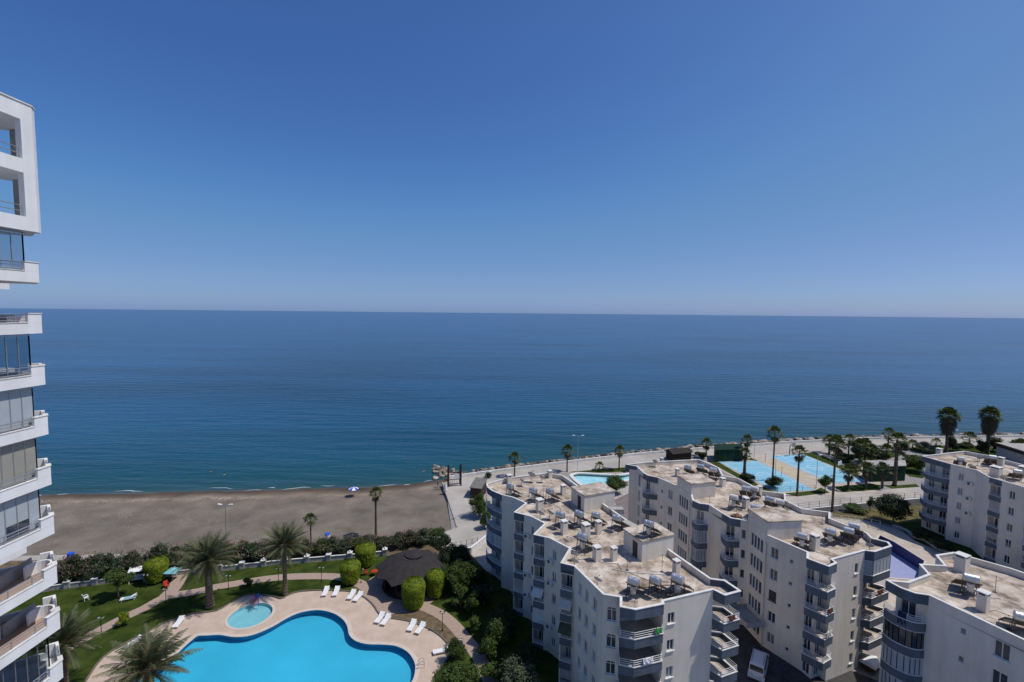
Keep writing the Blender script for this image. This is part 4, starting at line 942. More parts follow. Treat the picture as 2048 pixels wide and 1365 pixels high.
def tree(label, u, v, hgt, wid, crown=11, m='leaf_mid', trunk_h=.3, name='tree', cat='tree', group=None, at=None, lean=0, bark='bark_grey', flat=None):
    p = at or G(u, v); o = empty(name, (p[0], p[1], 0), random.random() * 6.28); tag(o, label, cat, group)
    th = hgt * trunk_h; cr = (hgt - th * .75) / 2; cz = hgt - cr
    path, rad = unit_trunk(hash(label) % 97 if 0 else len(label) % 13, .1)
    mb = MB(); tr = max(.06, hgt * .028); top = cz
    mb.tube([(x * hgt * .25, y * hgt * .25, z * top) for x, y, z in path], [q * tr for q in rad], 7)
    for k in range(5):
        a = k * 1.26 + .4; z0 = th * (.8 + .08 * k); mb.tube([(path[5][0] * hgt * .25, path[5][1] * hgt * .25, z0), (math.cos(a) * wid * .16, math.sin(a) * wid * .16, z0 + cr * .5), (math.cos(a) * wid * .32, math.sin(a) * wid * .32, z0 + cr * .9)], [tr * .6, tr * .4, tr * .15], 5)
    mb.build('trunk', M[bark], o, True)
    c = put('crown', crown_mesh(crown, m), o, (0, 0, cz)); c.scale = (wid / 2 * 1.18, wid / 2 * 1.18, cr * 1.4)
    return o
# --- feather (date) palm crown
def frond(mb, rch, base, az, el, L, droop, r, leaflets=26, lw=.044, ll=.46):
    pts = []; p = Vector(base); e = el; seg = 9
    for i in range(seg + 1):
        pts.append(p.copy()); d = Vector((math.cos(az) * math.cos(e), math.sin(az) * math.cos(e), math.sin(e))); p = p + d * (L / seg); e -= droop / seg * (.4 + 1.2 * i / seg)
    rch.tube(pts, [.045 * (1 - .85 * i / seg) + .006 for i in range(seg + 1)], 4, False)
    side = Vector((-math.sin(az), math.cos(az), 0))
    for k in range(leaflets):
        t = .14 + .86 * (k + .5) / leaflets; f = t * seg; i = min(seg - 1, int(f)); q = pts[i].lerp(pts[i + 1], f - i); d = (pts[i + 1] - pts[i]).normalized(); upv = side.cross(d).normalized()
        ln = ll * L / 4 * 1.9 * math.sin(math.pi * min(.97, .18 + .76 * t)) * r.uniform(.85, 1.1)
        for s in (-1, 1):
            v = (side * s * .78 + d * .55 + upv * r.uniform(.12, .5) * (-1 if e < -.9 else 1)).normalized(); w_ = d * lw * L / 4
            tip = q + v * ln + Vector((0, 0, -.10 * ln))
            mb.add([q - w_, q + w_, q + v * ln * .6 + w_ * .8, tip], [(0, 1, 2, 3)])
def date_crown(seed, n=64, L=4.3):
    r = random.Random(seed); lv, rc, dr = MB(), MB(), MB()
    for k in range(n):
        t = k / n; az = k * 2.39996 + r.uniform(-.2, .2); el = R(84) - R(105) * t ** .9 + r.uniform(-.08, .08)
        frond(lv, rc, (0, 0, -.5 * t), az, el, L * r.uniform(.85, 1.08) * (.82 + .18 * math.sin(math.pi * min(1, t * 1.2))), R(40) + R(28) * t, r)
    for k in range(16):
        az = r.random() * 6.28; frond(dr, dr, (0, 0, -.55), az, R(-30) - r.random() * .5, L * .55, R(45), r, 14)
    return lv.mesh('leaves', M['date_leaf']), rc.mesh('leaf_stalks', M['date_dry']), dr.mesh('dry_leaves', M['date_dry'])
DATE = [date_crown(1), date_crown(2, 58)]
def date_palm(label, x, y, hgt, scale, var=0, tr=.42):
    o = empty('date_palm', (x, y, 0), random.random() * 6); tag(o, label, 'palm tree', 'feather palms of the pool garden')
    mb = MB(); r = random.Random(var + 5); path, rad = [], []
    n = int(hgt / .22)
    for i in range(n + 1):
        t = i / n; path.append((.12 * math.sin(t * 2), .1 * math.sin(t * 1.5), hgt * t)); rad.append((tr * (1.25 - .35 * min(1, t * 3)) if t < .8 else tr * (.9 + .5 * (t - .8) / .2)) * (1.08 if i % 2 else .94))
    mb.tube(path, rad, 10); mb.build('trunk', M['bark'], o)
    c = put('crown', DATE[var][0], o, (path[-1][0], path[-1][1], hgt)); c.scale = (scale,) * 3
    put('leaf_stalks', DATE[var][1], c); put('dry_leaves', DATE[var][2], c)
    return o
# --- fan palm crown, unit size about 1.6 m radius
def fan_crown(seed, n=26, skirt=5, pet=.95, bl=.72):
    r = random.Random(seed); lv, sk = MB(), MB()
    def leaf(mb, az, el, pl, b, nb=11, droopy=.25):
        d = Vector((math.cos(az) * math.cos(el), math.sin(az) * math.cos(el), math.sin(el))); s = Vector((-math.sin(az), math.cos(az), 0)); u = s.cross(d)
        a = Vector((0, 0, 0)); e = d * pl; mb.add([a - s * .02, a + s * .02, e + s * .015, e - s * .015], [(0, 1, 2, 3)])
        for k in range(nb):
            t = (k / (nb - 1) - .5) * 2 * 1.75; v = (d * math.cos(t) + s * math.sin(t) + u * .18 * math.cos(3 * t)).normalized(); w_ = v.cross(u).normalized() * b * .11
            mid = e + v * b * .6; tip = e + v * b * r.uniform(.9, 1.05) + Vector((0, 0, -droopy * b * r.uniform(.6, 1.4)))
            mb.add([e, mid - w_, tip, mid + w_], [(0, 1, 2, 3)])
    for k in range(n):
        t = k / n; leaf(lv, k * 2.4 + r.uniform(-.2, .2), R(82) - R(110) * t + r.uniform(-.1, .1), pet * r.uniform(.8, 1.1), bl * r.uniform(.85, 1.1))
    for k in range(skirt):
        leaf(sk, r.random() * 6.28, R(-55) - r.random() * .45, pet * .8, bl, 9, .5)
    return lv.mesh('crown', M['fan_leaf']), sk.mesh('skirt', M['fan_dry'])
FAN = [fan_crown(1), fan_crown(2, 24, 9), fan_crown(3, 20, 3, .95, .6)]
def big_skirt():
    r = random.Random(9); lv, sk = MB(), MB()
    a, b = fan_crown(20, 46, 0, 1.5, 1.25)[0], None
    for k in range(150):
        az = r.random() * 6.28; z = -r.random() * 3.6; s = Vector((-math.sin(az), math.cos(az), 0)); rr = 1.5 - .22 * abs(z + .9) + r.uniform(-.2, .2)
        e = Vector((math.cos(az) * rr * .55, math.sin(az) * rr * .55, z)); tip = Vector((math.cos(az) * rr * 1.15, math.sin(az) * rr * 1.15, z - 1.1))
        for q in range(6):
            o_ = (q - 2.5) * .16; sk.add([e, e.lerp(tip, .6) + s * (o_ - .06), tip + s * o_ * 1.5 + Vector((0, 0, -r.random() * .4)), e.lerp(tip, .6) + s * (o_ + .06)], [(0, 1, 2, 3)])
    return a, sk.mesh('skirt', M['fan_dry'])
BIG = big_skirt()
_pt, _pr = unit_trunk(3, .012, .62, 8, 26, .10)
TRUNK = MB().tube(_pt, _pr, 8).mesh('trunk', M['bark'])
def fan_palm(label, u, vb, vt, cs=1.0, tr=.17, var=0, group=None, big=False, at=None):
    p = G(u, vb); h_ = height_at(u, vb, vt) - (2.2 if big else 1.15 * cs); h_ = max(1.0, h_)
    o = empty('fan_palm', (p.x, p.y, 0), random.random() * 6.28); tag(o, label, 'palm tree', group)
    t = put('trunk', TRUNK, o); t.scale = (tr, tr, h_)
    lv, sk = BIG if big else FAN[var]
    x, y = _pt[-1][0] * tr, _pt[-1][1] * tr
    c = put('crown', lv, o, (x, y, h_)); c.scale = (cs,) * 3
    k = put('skirt', sk, o, (x, y, h_ - .05)); k.scale = (cs,) * 3
    return o
# --- clipped golden conifers
def topiary_mesh(seed, wid, hgt):
    r = random.Random(seed); mb, core = MB(), MB()
    prof = lambda t: (.80 + .20 * math.sin(math.pi * min(1, t * 1.15) * .62)) * (1 if t < .72 else math.sqrt(max(0, 1 - ((t - .72) / .28) ** 2.4)))
    core.lathe([(wid / 2 * .90 * prof(t / 12) + .01, hgt * (.02 + .95 * t / 12)) for t in range(13)], 16)
    for k in range(9000):
        t = 1 - r.random() ** 1.1 if r.random() < .85 else r.uniform(.7, 1); az = r.random() * 6.28; rr = wid / 2 * prof(t) * (1 + .015 * math.sin(az * 5 + t * 9) + r.uniform(-.04, .025))
        if t > .95: rr *= math.sqrt(r.random())
        q = Vector((math.cos(az) * rr, math.sin(az) * rr, hgt * t)); nrm = Vector((math.cos(az), math.sin(az), .2 + max(0, t - .6) * 3)) + Vector((r.uniform(-.7, .7), r.uniform(-.7, .7), r.uniform(-.5, .7))); nrm.normalize()
        a = nrm.orthogonal().normalized(); a.rotate(Matrix.Rotation(r.random() * 6.28, 3, nrm)); b = nrm.cross(a); l_ = r.uniform(.05, .12)
        mb.add([q - a * l_, q + b * l_ * .5, q + a * l_, q - b * l_ * .5], [(0, 1, 2, 3)])
    return mb.mesh('foliage', M['leaf_lime']), core.mesh('inner_growth', M['leaf_mid'])
def topiary(label, u, v, wid, hgt, seed):
    p = G(u, v); o = empty('clipped_conifer', (p.x, p.y, 0)); tag(o, label, 'topiary', 'clipped golden conifers')
    a, b = topiary_mesh(seed, wid, hgt - .35); f = put('foliage', a, o, (0, 0, .35)); put('inner_growth', b, f)
    mb = MB(); mb.tube([(0, 0, -.05), (0, 0, .8)], .14, 8); mb.build('trunk', M['bark_grey'], o)

# ---- garden planting
gp = G(420, 1215); date_palm('broad date palm left of the paddling pool, its frond shadows on the path', gp.x, gp.y, 6.9, 1.08, 0, .5)
gp = G(570, 1190); date_palm('slimmer date palm behind the paddling pool slide', gp.x, gp.y, 7.5, .95, 1, .33)
gp = G(306, 1472); date_palm('date palm at the bottom edge overhanging the pool', gp.x, gp.y, 7.2, 1.05, 1, .45)
gp = G(128, 1385); date_palm('date palm half hidden behind the lowest tower balconies', gp.x, gp.y, 5.6, .95, 0, .4)
topiary('golden clipped conifer in front of the gazebo, the nearest one', 827, 1214, 3.3, 4.2, 1)
topiary('golden clipped conifer at the right corner of the gazebo', 870, 1193, 2.7, 4.1, 2)
topiary('golden clipped conifer beside the path left of the gazebo', 701, 1166, 3.0, 3.6, 3)
topiary('golden clipped conifer behind the one beside the path, against the hedge', 731, 1131, 3.3, 3.7, 4)
topiary('yellow-green clipped conifer by the swing seat', 313, 1163, 3.2, 3.7, 5)
fan_palm('tall fan palm standing on the beach edge behind the clipped conifers', 752, 1072, 976, .95, .24, 1)
fan_palm('small fan palm on the beach edge between date palm and hedge gap', 622, 1093, 1029, .85, .16, 0)
tree('small broadleaf tree with pale leaning trunk on the lawn beside the lone lounger', 238, 1197, 4.6, 4.4, 14, 'leaf_mid', .5)
tree('small rounded lime bush beside the garden path', 248, 1252, 1.7, 1.9, 15, 'leaf_lime', .12, 'bush', 'bush')
tree('small dark round bush by the path behind the paddling pool', 496, 1174, 1.6, 1.7, 14, 'leaf_dark', .1, 'bush', 'bush')
tree('dark tree behind the gazebo roof at its far right corner', 884, 1118, 4.6, 4.0, 12, 'leaf_dark', .2)
tree('dark tree at the right of the gazebo roof', 905, 1150, 5.2, 4.4, 11, 'leaf_dark', .2)
tree('dark tree beside the right-hand clipped conifer', 905, 1185, 4.6, 4.2, 13, 'leaf_mid', .25)
tree('small green tree in the shade at the bend of the shaded lawn', 945, 1232, 3.6, 2.6, 14, 'leaf_mid', .25)
tree('low green shrub below the small shade tree', 950, 1262, 2.0, 2.2, 15, 'leaf_mid', .2, 'bush', 'bush')
tree('bright green young tree catching the sun in the block shadow', 988, 1303, 4.0, 4.0, 15, 'leaf_mid', .3)
tree('dense green bush by the lounger at the pool deck edge', 912, 1322, 3.0, 3.0, 11, 'leaf_mid', .1, 'bush', 'bush')
tree('large green bush at the bottom edge right of the pool', 918, 1392, 3.6, 5.2, 13, 'leaf_mid', .1, 'bush', 'bush')
tree('grey-green olive tree at the bottom edge beside the saw-toothed block', 1040, 1405, 4.8, 5.0, 13, 'leaf_olive', .25)
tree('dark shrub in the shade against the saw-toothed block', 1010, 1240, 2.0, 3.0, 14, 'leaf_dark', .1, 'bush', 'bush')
# oleander hedge bushes
FL = [fruit_scatter(k, 110, .05, .85).mesh('flowers', M['petal']) for k in (1, 2)]
PALE_FL = fruit_scatter(5, 190, .045, .85).mesh('flowers', M['leaf_pale'])
rnd = random.Random(12); HL = [(62, 1189), (120, 1172), (350, 1146), (600, 1118), (700, 1108), (780, 1100), (900, 1086)]
HN = {}; ORD = ['first', 'second', 'third', 'fourth', 'fifth', 'sixth', 'seventh', 'eighth']
where = ['behind the garden wall by the tower', 'behind the swing seat', 'behind the broad date palm', 'behind the slim date palm', 'behind the tall clipped conifers', 'behind the gazebo roof']
for k in range(32):
    u = 66 + k * 26 + rnd.uniform(-6, 6)
    if 665 < u < 690 or 590 < u < 612: continue
    v = lerp_line(HL, u) - 4; p = G(u, v); pink = rnd.random() < .6; kind = 'pink' if pink else 'pale'
    i = 0 if u < 250 else 1 if u < 350 else 2 if u < 500 else 3 if u < 680 else 4 if u < 760 else 5
    lab = ('pink-flowered oleander bush ' if pink else 'pale-leaved bush ') + where[i]
    o = empty('oleander_bush', (p.x, p.y, 0), rnd.random() * 6); HN[(kind, i)] = HN.get((kind, i), 0) + 1; tag(o, ORD[HN[(kind, i)] - 1] + ' ' + lab + ', counted from the left', 'bush', 'flowering hedge behind the garden wall')
    h_ = rnd.uniform(3.7, 4.7) * (1.35 if 320 < u < 350 else 1) * (.7 if u > 560 else 1); w_ = rnd.uniform(4.2, 5.2)
    c = put('foliage', crown_mesh(rnd.choice((11, 12)), rnd.choice(('leaf_oleander', 'leaf_oleander', 'leaf_mid', 'leaf_olive', 'leaf_dark'))), o, (0, 0, h_ * .48)); c.scale = (w_ / 2, w_ / 2, h_ * .72)
    f = put('flowers', FL[k % 2] if pink else PALE_FL, o, (0, 0, h_ * .48)); f.scale = (w_ / 2 * .86, w_ / 2 * .86, h_ * .64); tag(f, kind='stuff')
    mb = MB()
    for q in range(4): a = q * 1.6; mb.tube([(0, 0, 0), (.5 * math.cos(a), .5 * math.sin(a), h_ * .6)], [.05, .02], 5)
    mb.build('stems', M['bark_grey'], o)

# ================================================================== pool garden furniture
# low white garden wall with capped piers
gw = empty('garden_wall', tuple(G(400, 1150))); tag(gw, 'low whitewashed garden wall with capped piers in front of the flowering hedge', 'wall'); gb = gw.location
WL = px((70, 1186), (135, 1176), (350, 1151), (570, 1128), (700, 1117), (770, 1110))
WP = []
for a, b in zip(WL, WL[1:]):
    n = max(1, round((b - a).length / 3.3))
    WP += [a.lerp(b, i / n) for i in range(n)]
WP.append(WL[-1])
for a, b in zip(WP, WP[1:]):
    mb = MB(); d = (b - a).normalized(); A, B_ = a + d * .34 - gb, b - d * .34 - gb
    mb.bar((A.x, A.y, .32), (B_.x, B_.y, .32), .16, .70); mb.build('wall_panel', M['concrete'], gw)
    mb = MB(); mb.bar((A.x, A.y, .702), (B_.x, B_.y, .702), .26, .06); mb.build('wall_coping', M['white_trim'], gw)
for i, p in enumerate(WP):
    q = p - gb; d = ((WP[min(i + 1, len(WP) - 1)]) - WP[max(i - 1, 0)]).normalized(); m_ = Matrix.Translation((q.x, q.y, 0)) @ Matrix.Rotation(math.atan2(d.y, d.x), 4, 'Z')
    mb = MB(); mb.box(-.33, .33, -.3, .3, -.02, 1.0, m_); o = mb.build('pier', M['concrete'], gw)
    mb = MB(); mb.box(-.42, .42, -.39, .39, 1.002, 1.10, m_); mb.build('pier_cap', M['white_trim'], o)
    if i % 2:
        mb = MB(); mb.lathe([(.05, 1.1), (.13, 1.2), (.15, 1.3), (.10, 1.42), (.01, 1.45)], 10, Matrix.Translation((q.x, q.y, 0))); mb.build('globe_lamp', M['lamp_glass'], o, True)

# gazebo
gc = Vector((-15.3, 69.6, 0)); gz = empty('gazebo', gc); tag(gz, 'brown gazebo with a wide low scalloped shingle roof', 'gazebo')
NR = 10
vs = []; fs = []
rings = [(5.55, 2.55), (4.2, 3.15), (2.6, 3.75), (1.25, 4.1)]
for ri, (r_, z_) in enumerate(rings):
    for k in range(NR * 4):
        t = 2 * math.pi * k / (NR * 4); w_ = (k % 4) / 4; sc = math.sin(math.pi * w_)
        vs.append(((r_ * (1 - .13 * sc * (1 - ri / 4))) * math.cos(t), (r_ * (1 - .13 * sc * (1 - ri / 4))) * math.sin(t), z_ + (.18 * sc * (1 - ri / 3.5) if ri < 3 else 0)))
n4 = NR * 4
for k in range(NR):                                                  # each gore of the roof is a part
    mb = MB(); V = []
    for ri in range(4): V += [vs[ri * n4 + (k * 4 + j) % n4] for j in range(5)]
    V = [Vector(v) + Vector((0, 0, .004 * (k % 2))) for v in V]
    mb.add(V, [(ri * 5 + j, ri * 5 + j + 1, (ri + 1) * 5 + j + 1, (ri + 1) * 5 + j) for ri in range(3) for j in range(4)])
    mb.add([v - Vector((0, 0, .09)) for v in V], [(ri * 5 + j, (ri + 1) * 5 + j, (ri + 1) * 5 + j + 1, ri * 5 + j + 1) for ri in range(3) for j in range(4)])
    mb.add([V[j] for j in range(5)] + [V[j] - Vector((0, 0, .09)) for j in range(5)], [(j, j + 5, j + 6, j + 1) for j in range(4)])
    mb.build('roof_gore', M['roof_brown'], gz)
mb = MB(); mb.lathe([(1.2, 4.02), (1.2, 4.16), (1.15, 4.18)], 20); mb.build('roof_opening', M['dark'], gz)
mb = MB(); m_ = Matrix.Translation((.35, .5, 0)); mb.lathe([(1.45, 4.34), (1.4, 4.42), (.05, 4.72)], 20, m_); mb.build('cupola', M['roof_brown'], gz)
for k in range(NR):
    t = 2 * math.pi * k / NR; mb = MB(); mb.tube([(4.3 * math.cos(t), 4.3 * math.sin(t), 0), (4.3 * math.cos(t), 4.3 * math.sin(t), 3.05)], .09, 8); mb.build('post', M['wood_dark'], gz)
    t2 = 2 * math.pi * (k + 1) / NR
    if k not in (6,):
        mb = MB(); mb.bar((4.3 * math.cos(t), 4.3 * math.sin(t), .55), (4.3 * math.cos(t2), 4.3 * math.sin(t2), .55), .06, 1.0); mb.build('side_panel', M['wood_dark'], gz)
mb = MB(); mb.lathe([(4.45, 0), (4.45, .12), (4.4, .13)], 20); mb.build('floor', M['wood_dark'], gz)

# sun loungers
def lounger_proto(label):
    o = empty('sun_lounger', (0, 0, 0)); tag(o, label, 'sun lounger', 'white loungers round the pool')
    mb = MB()
    for k in range(7): mb.box(-.30, .30, -.95 + k * .17, -.95 + k * .17 + .15, .30, .335)
    mb.box(-.34, -.30, -.97, .97, .25, .36); mb.box(.30, .34, -.97, .97, .25, .36); mb.build('seat', M['plastic_white'], o)
    mb = MB(); m_ = Matrix.Translation((0, .24, .32)) @ Matrix.Rotation(R(24), 4, 'X')
    for k in range(5): mb.box(-.30, .30, k * .155, k * .155 + .135, 0, .035, m_)
    mb.box(-.34, -.302, 0, .8, -.02, .06, m_); mb.box(.302, .34, 0, .8, -.02, .06, m_); mb.build('backrest', M['plastic_white'], o)
    for sx in (-1, 1):
        for sy in (-.75, .72):
            mb = MB(); mb.tube([(sx * .31, sy, 0), (sx * .31, sy + .04, .3)], .04, 6); mb.build('leg', M['plastic_white'], o)
    return o
lp = None
for i, (u, v, u2, v2, lab) in enumerate([(648, 1194, 654, 1182, 'leftmost white lounger on the far side of the pool'), (669, 1194, 675, 1182, 'second white lounger from the left beyond the pool'), (699, 1200, 707, 1189, 'left one of two white loungers angled together under the hedge edge'), (711, 1204, 721, 1193, 'right one of two white loungers angled together under the hedge edge'),
    (754, 1248, 765, 1234, 'left one of the two loungers lying side by side beside the flower bed'), (766, 1252, 777, 1238, 'right one of the two loungers lying side by side beside the flower bed'), (819, 1264, 828, 1249, 'left one of the two loungers spaced apart near the deck edge'), (835, 1269, 846, 1255, 'right one of the two loungers spaced apart near the deck edge'),
    (869, 1309, 894, 1304, 'white lounger lying across the deck next to the green bush'), (242, 1203, 272, 1197, 'lone white lounger with a blue cushion on the lawn'), (352, 1256, 362, 1244, 'white lounger behind the fronds of the near date palm'), (258, 1296, 276, 1285, 'white lounger at the deck edge left of the near date palm')]):
    a, b = G(u, v), G(u2, v2); c = (a + b) / 2; rz = math.atan2(b.y - a.y, b.x - a.x) - math.pi / 2
    if i == 0:
        lp = lounger_proto(lab); lp.location = (c.x, c.y, .012); lp.rotation_euler.z = rz; TREES.pop(lp.name, None)
        lp.scale = (1.0, 1.0, 1.0)
    else:
        o = copy_tree(lp, (c.x, c.y, .012 if i != 9 else -.005), rz, (1.0, 1.0, 1.0), lab)
        if i == 9:
            mb = MB(); mb.box(-.28, .28, -.5, .3, .345, .40); mb.build('cushion', M['turquoise'], o)
# paddling pool slide
sp = G(514, 1203); o = empty('water_slide', (sp.x, sp.y, 0), R(205)); tag(o, 'small blue and red children slide at the paddling pool edge', 'slide')
mb = MB(); L = [(0, 1.0, 1.15), (0, .6, 1.1), (0, -.2, .6), (0, -.9, .2), (0, -1.3, .12)]
for a, b in zip(L, L[1:]):
    a, b = Vector(a), Vector(b); s = Vector((.27, 0, 0)); u_ = Vector((0, 0, .22)); e = Vector((0, 0, -.04))
    mb.add([a - s, a + s, b + s, b - s, a - s + e, a + s + e, b + s + e, b - s + e], [(0, 1, 2, 3), (7, 6, 5, 4)])
    for q in (-1, 1): mb.add([a + s * q, b + s * q, b + s * q + u_, a + s * q + u_], [(0, 1, 2, 3)])
mb.build('chute', M['blue'], o)
for q in (-1, 1):
    mb = MB(); mb.bar((q * .3, 1.5, 0), (q * .3, 1.0, 1.75), .07); mb.build('ladder_side', M['blue' if q < 0 else 'red'], o)
for k in range(4):
    mb = MB(); mb.bar((-.3, 1.42 - .11 * k, .28 + .3 * k), (.3, 1.42 - .11 * k, .28 + .3 * k), .05); mb.build('rung', M['red'], o)
# pool ladder
lp2 = G(839, 1335); o = empty('pool_ladder', (lp2.x, lp2.y, 0), R(15)); tag(o, 'steel pool ladder at the right rim of the swimming pool', 'ladder')
for q in (-1, 1):
    mb = MB(); mb.tube([(.55, q * .28, 0), (.55, q * .28, .7), (.4, q * .28, .9), (.15, q * .28, .9), (-.15, q * .28, .6), (-.22, q * .28, -.9)], .035, 7); mb.build('handrail', M['rail_steel'], o)
for k in range(3):
    mb = MB(); mb.bar((-.21, -.28, -.25 - .28 * k), (-.21, .28, -.25 - .28 * k), .08, .03); mb.build('step', M['rail_steel'], o)
# garden lanterns
def lantern(label, u, v, h_, i):
    p = G(u, v); o = empty('garden_lamp', (p.x, p.y, 0)); tag(o, label, 'lamp', 'black garden lamps')
    mb = MB(); mb.lathe([(.11, 0), (.10, .12), (.045, .2), (.04, h_ - .35), (.06, h_ - .32)], 8); mb.build('post', M['black'], o)
    mb = MB(); mb.bar((-.28, 0, h_ - .34), (.28, 0, h_ - .34), .04); mb.build('cross_arm', M['black'], o)
    for q in (-1, 1):
        m_ = Matrix.Translation((q * .28, 0, h_ - .32)); mb = MB(); mb.lathe([(.05, 0), (.10, .08), (.11, .2), (.05, .27)], 8, m_); k = mb.build('lamp_globe', M['lamp_glass'], o, True)
        mb = MB(); mb.lathe([(.13, .272), (.02, .36)], 8, m_); mb.build('lamp_hat', M['black'], k)
for i, (u, v, h_, lab) in enumerate([(203, 1270, 2.5, 'black twin lamp post beside the path at the left'), (332, 1206, 2.2, 'black lamp post by the path junction at the broad date palm'), (457, 1179, 2.3, 'black lamp post on the lawn left of the slim date palm'), (557, 1165, 2.4, 'black lamp post just left of the slim date palm trunk'), (643, 1163, 2.4, 'black lamp post at the middle of the upper path'), (722, 1166, 2.4, 'black lamp post right of the conifer beside the path'), (885, 1262, 2.7, 'black lamp post in the flower bed right of the pool'), (292, 1176, 2.2, 'black lamp post on the lawn near the swing seat')]):
    lantern(lab, u, v, h_, i)
# garden swing, parasol table, red chair
sp = G(276, 1163); o = empty('garden_swing', (sp.x, sp.y, 0), R(20)); tag(o, 'white-canopied garden swing seat against the hedge', 'swing seat')
for q in (-1, 1):
    mb = MB(); mb.tube([(q * .95, -.6, 0), (q * .95, 0, 1.9), (q * .95, .6, 0)], .035, 6); mb.build('side_frame', M['plastic_white'], o)
mb = MB(); m_ = Matrix.Translation((0, 0, 1.95)) @ Matrix.Rotation(R(12), 4, 'X'); mb.box(-1.1, 1.1, -.65, .65, 0, .05, m_); mb.build('canopy', M['plastic_white'], o)
mb = MB(); mb.box(-.8, .8, -.3, .25, .45, .53); mb.box(-.8, .8, .25, .32, .53, 1.0); mb.build('bench', M['white_trim'], o)
for q in (-1, 1):
    mb = MB(); mb.tube([(q * .78, 0, .5), (q * .9, 0, 1.9)], .015, 5); mb.build('chain', M['rail_steel'], o)
sp = G(346, 1161); o = empty('parasol', (sp.x, sp.y, 0)); o.scale = (.75, .75, .8); tag(o, 'pale turquoise square parasol beside the yellow-green conifer', 'parasol')
mb = MB(); mb.tube([(0, 0, 0), (0, 0, 2.3)], .03, 6); mb.build('pole', M['plastic_white'], o)
mb = MB(); mb.add([(-1.2, -1.2, 1.95), (1.2, -1.2, 1.95), (1.2, 1.2, 1.95), (-1.2, 1.2, 1.95), (0, 0, 2.4)] + [(-1.2, -1.2, 1.8), (1.2, -1.2, 1.8), (1.2, 1.2, 1.8), (-1.2, 1.2, 1.8)], [(0, 1, 4), (1, 2, 4), (2, 3, 4), (3, 0, 4), (5, 6, 1, 0), (6, 7, 2, 1), (7, 8, 3, 2), (8, 5, 0, 3)]); mb.build('canopy', M['turquoise'], o)
def chair(label, u, v, m_name, rz=0):
    p = G(u, v); o = empty('garden_chair', (p.x, p.y, 0), rz); tag(o, label, 'chair')
    mb = MB(); mb.box(-.26, .26, -.26, .26, .42, .47); mb.build('seat', M[m_name], o)
    mb = MB(); mb.add([(-.26, .22, .47), (.26, .22, .47), (.29, .36, 1.0), (-.29, .36, 1.0), (-.26, .27, .47), (.26, .27, .47), (.29, .41, 1.0), (-.29, .41, 1.0)], [(0, 1, 2, 3), (7, 6, 5, 4), (0, 4, 5, 1), (3, 2, 6, 7), (0, 3, 7, 4), (1, 5, 6, 2)]); mb.build('backrest', M[m_name], o)
    for sx in (-1, 1):
        mb = MB(); mb.bar((sx * .28, -.25, .68), (sx * .28, .3, .68), .05); mb.build('armrest', M[m_name], o)
        for sy in (-1, 1):
            mb = MB(); mb.bar((sx * .26, sy * .25, 0), (sx * .25, sy * .23, .66 if sy < 0 else .45), .05); mb.build('leg', M[m_name], o)
    o.scale = (1.0, 1.0, 1.0); return o
chair('red plastic chair under the turquoise parasol', 333, 1176, 'red', 1.0)
chair('red plastic chair at the left of the gazebo', 733, 1150, 'red', 2.0)
chair('white plastic chair on the lawn behind the tower corner', 172, 1201, 'plastic_white', 2.6)
tp = G(738, 1153); o = empty('garden_table', (tp.x + .8, tp.y + .3, 0)); tag(o, 'red garden table at the left of the gazebo', 'table')
mb = MB(); mb.lathe([(.5, .70), (.5, .74), (.48, .75)], 16); mb.build('table_top', M['red'], o)
for k in range(4):
    mb = MB(); a = k * 1.57 + .7; mb.tube([(.4 * math.cos(a), .4 * math.sin(a), 0), (.3 * math.cos(a), .3 * math.sin(a), .7)], .03, 5); mb.build('leg', M['red'], o)
# scooter on the path
sp = G(921, 1297); o = empty('motor_scooter', (sp.x, sp.y, 0), R(75)); tag(o, 'black and white motor scooter parked on the garden path', 'scooter')
for q in (-.62, .62):
    mb = MB(); m_ = Matrix.Translation((q, 0, .24)) @ Matrix.Rotation(R(90), 4, 'X'); mb.lathe([(.16, -.05), (.24, -.04), (.24, .04), (.16, .05)], 14, m_); k = mb.build('wheel', M['rubber'], o)
    mb = MB(); mb.lathe([(.02, -.055), (.15, -.052), (.15, .052), (.02, .055)], 10, m_); mb.build('rim', M['rail_steel'], k)
mb = MB(); mb.add([(-.85, -.16, .45), (-.2, -.18, .35), (-.2, -.18, .65), (-.85, -.12, .72), (-.85, .16, .45), (-.2, .18, .35), (-.2, .18, .65), (-.85, .12, .72)], [(0, 1, 2, 3), (7, 6, 5, 4), (0, 4, 5, 1), (3, 2, 6, 7), (0, 3, 7, 4), (1, 5, 6, 2)]); mb.box(-.2, .35, -.17, .17, .25, .33); mb.build('body', M['black'], o)
mb = MB(); mb.box(-.8, -.15, -.15, .15, .73, .83); mb.build('seat', M['black'], o)
mb = MB(); m_ = Matrix.Translation((.4, 0, .3)) @ Matrix.Rotation(R(-18), 4, 'Y'); mb.box(-.03, .03, -.2, .2, 0, .75, m_); mb.build('leg_shield', M['plastic_white'], o)
mb = MB(); mb.tube([(.55, 0, .3), (.3, 0, 1.05)], .035, 6); mb.tube([(.22, -.33, 1.08), (.32, 0, 1.05), (.22, .33, 1.08)], .025, 6); mb.build('handlebar', M['black'], o)
mb = MB(); mb.box(-1.0, -.72, -.17, .17, .84, 1.12); mb.build('top_box', M['plastic_white'], o)

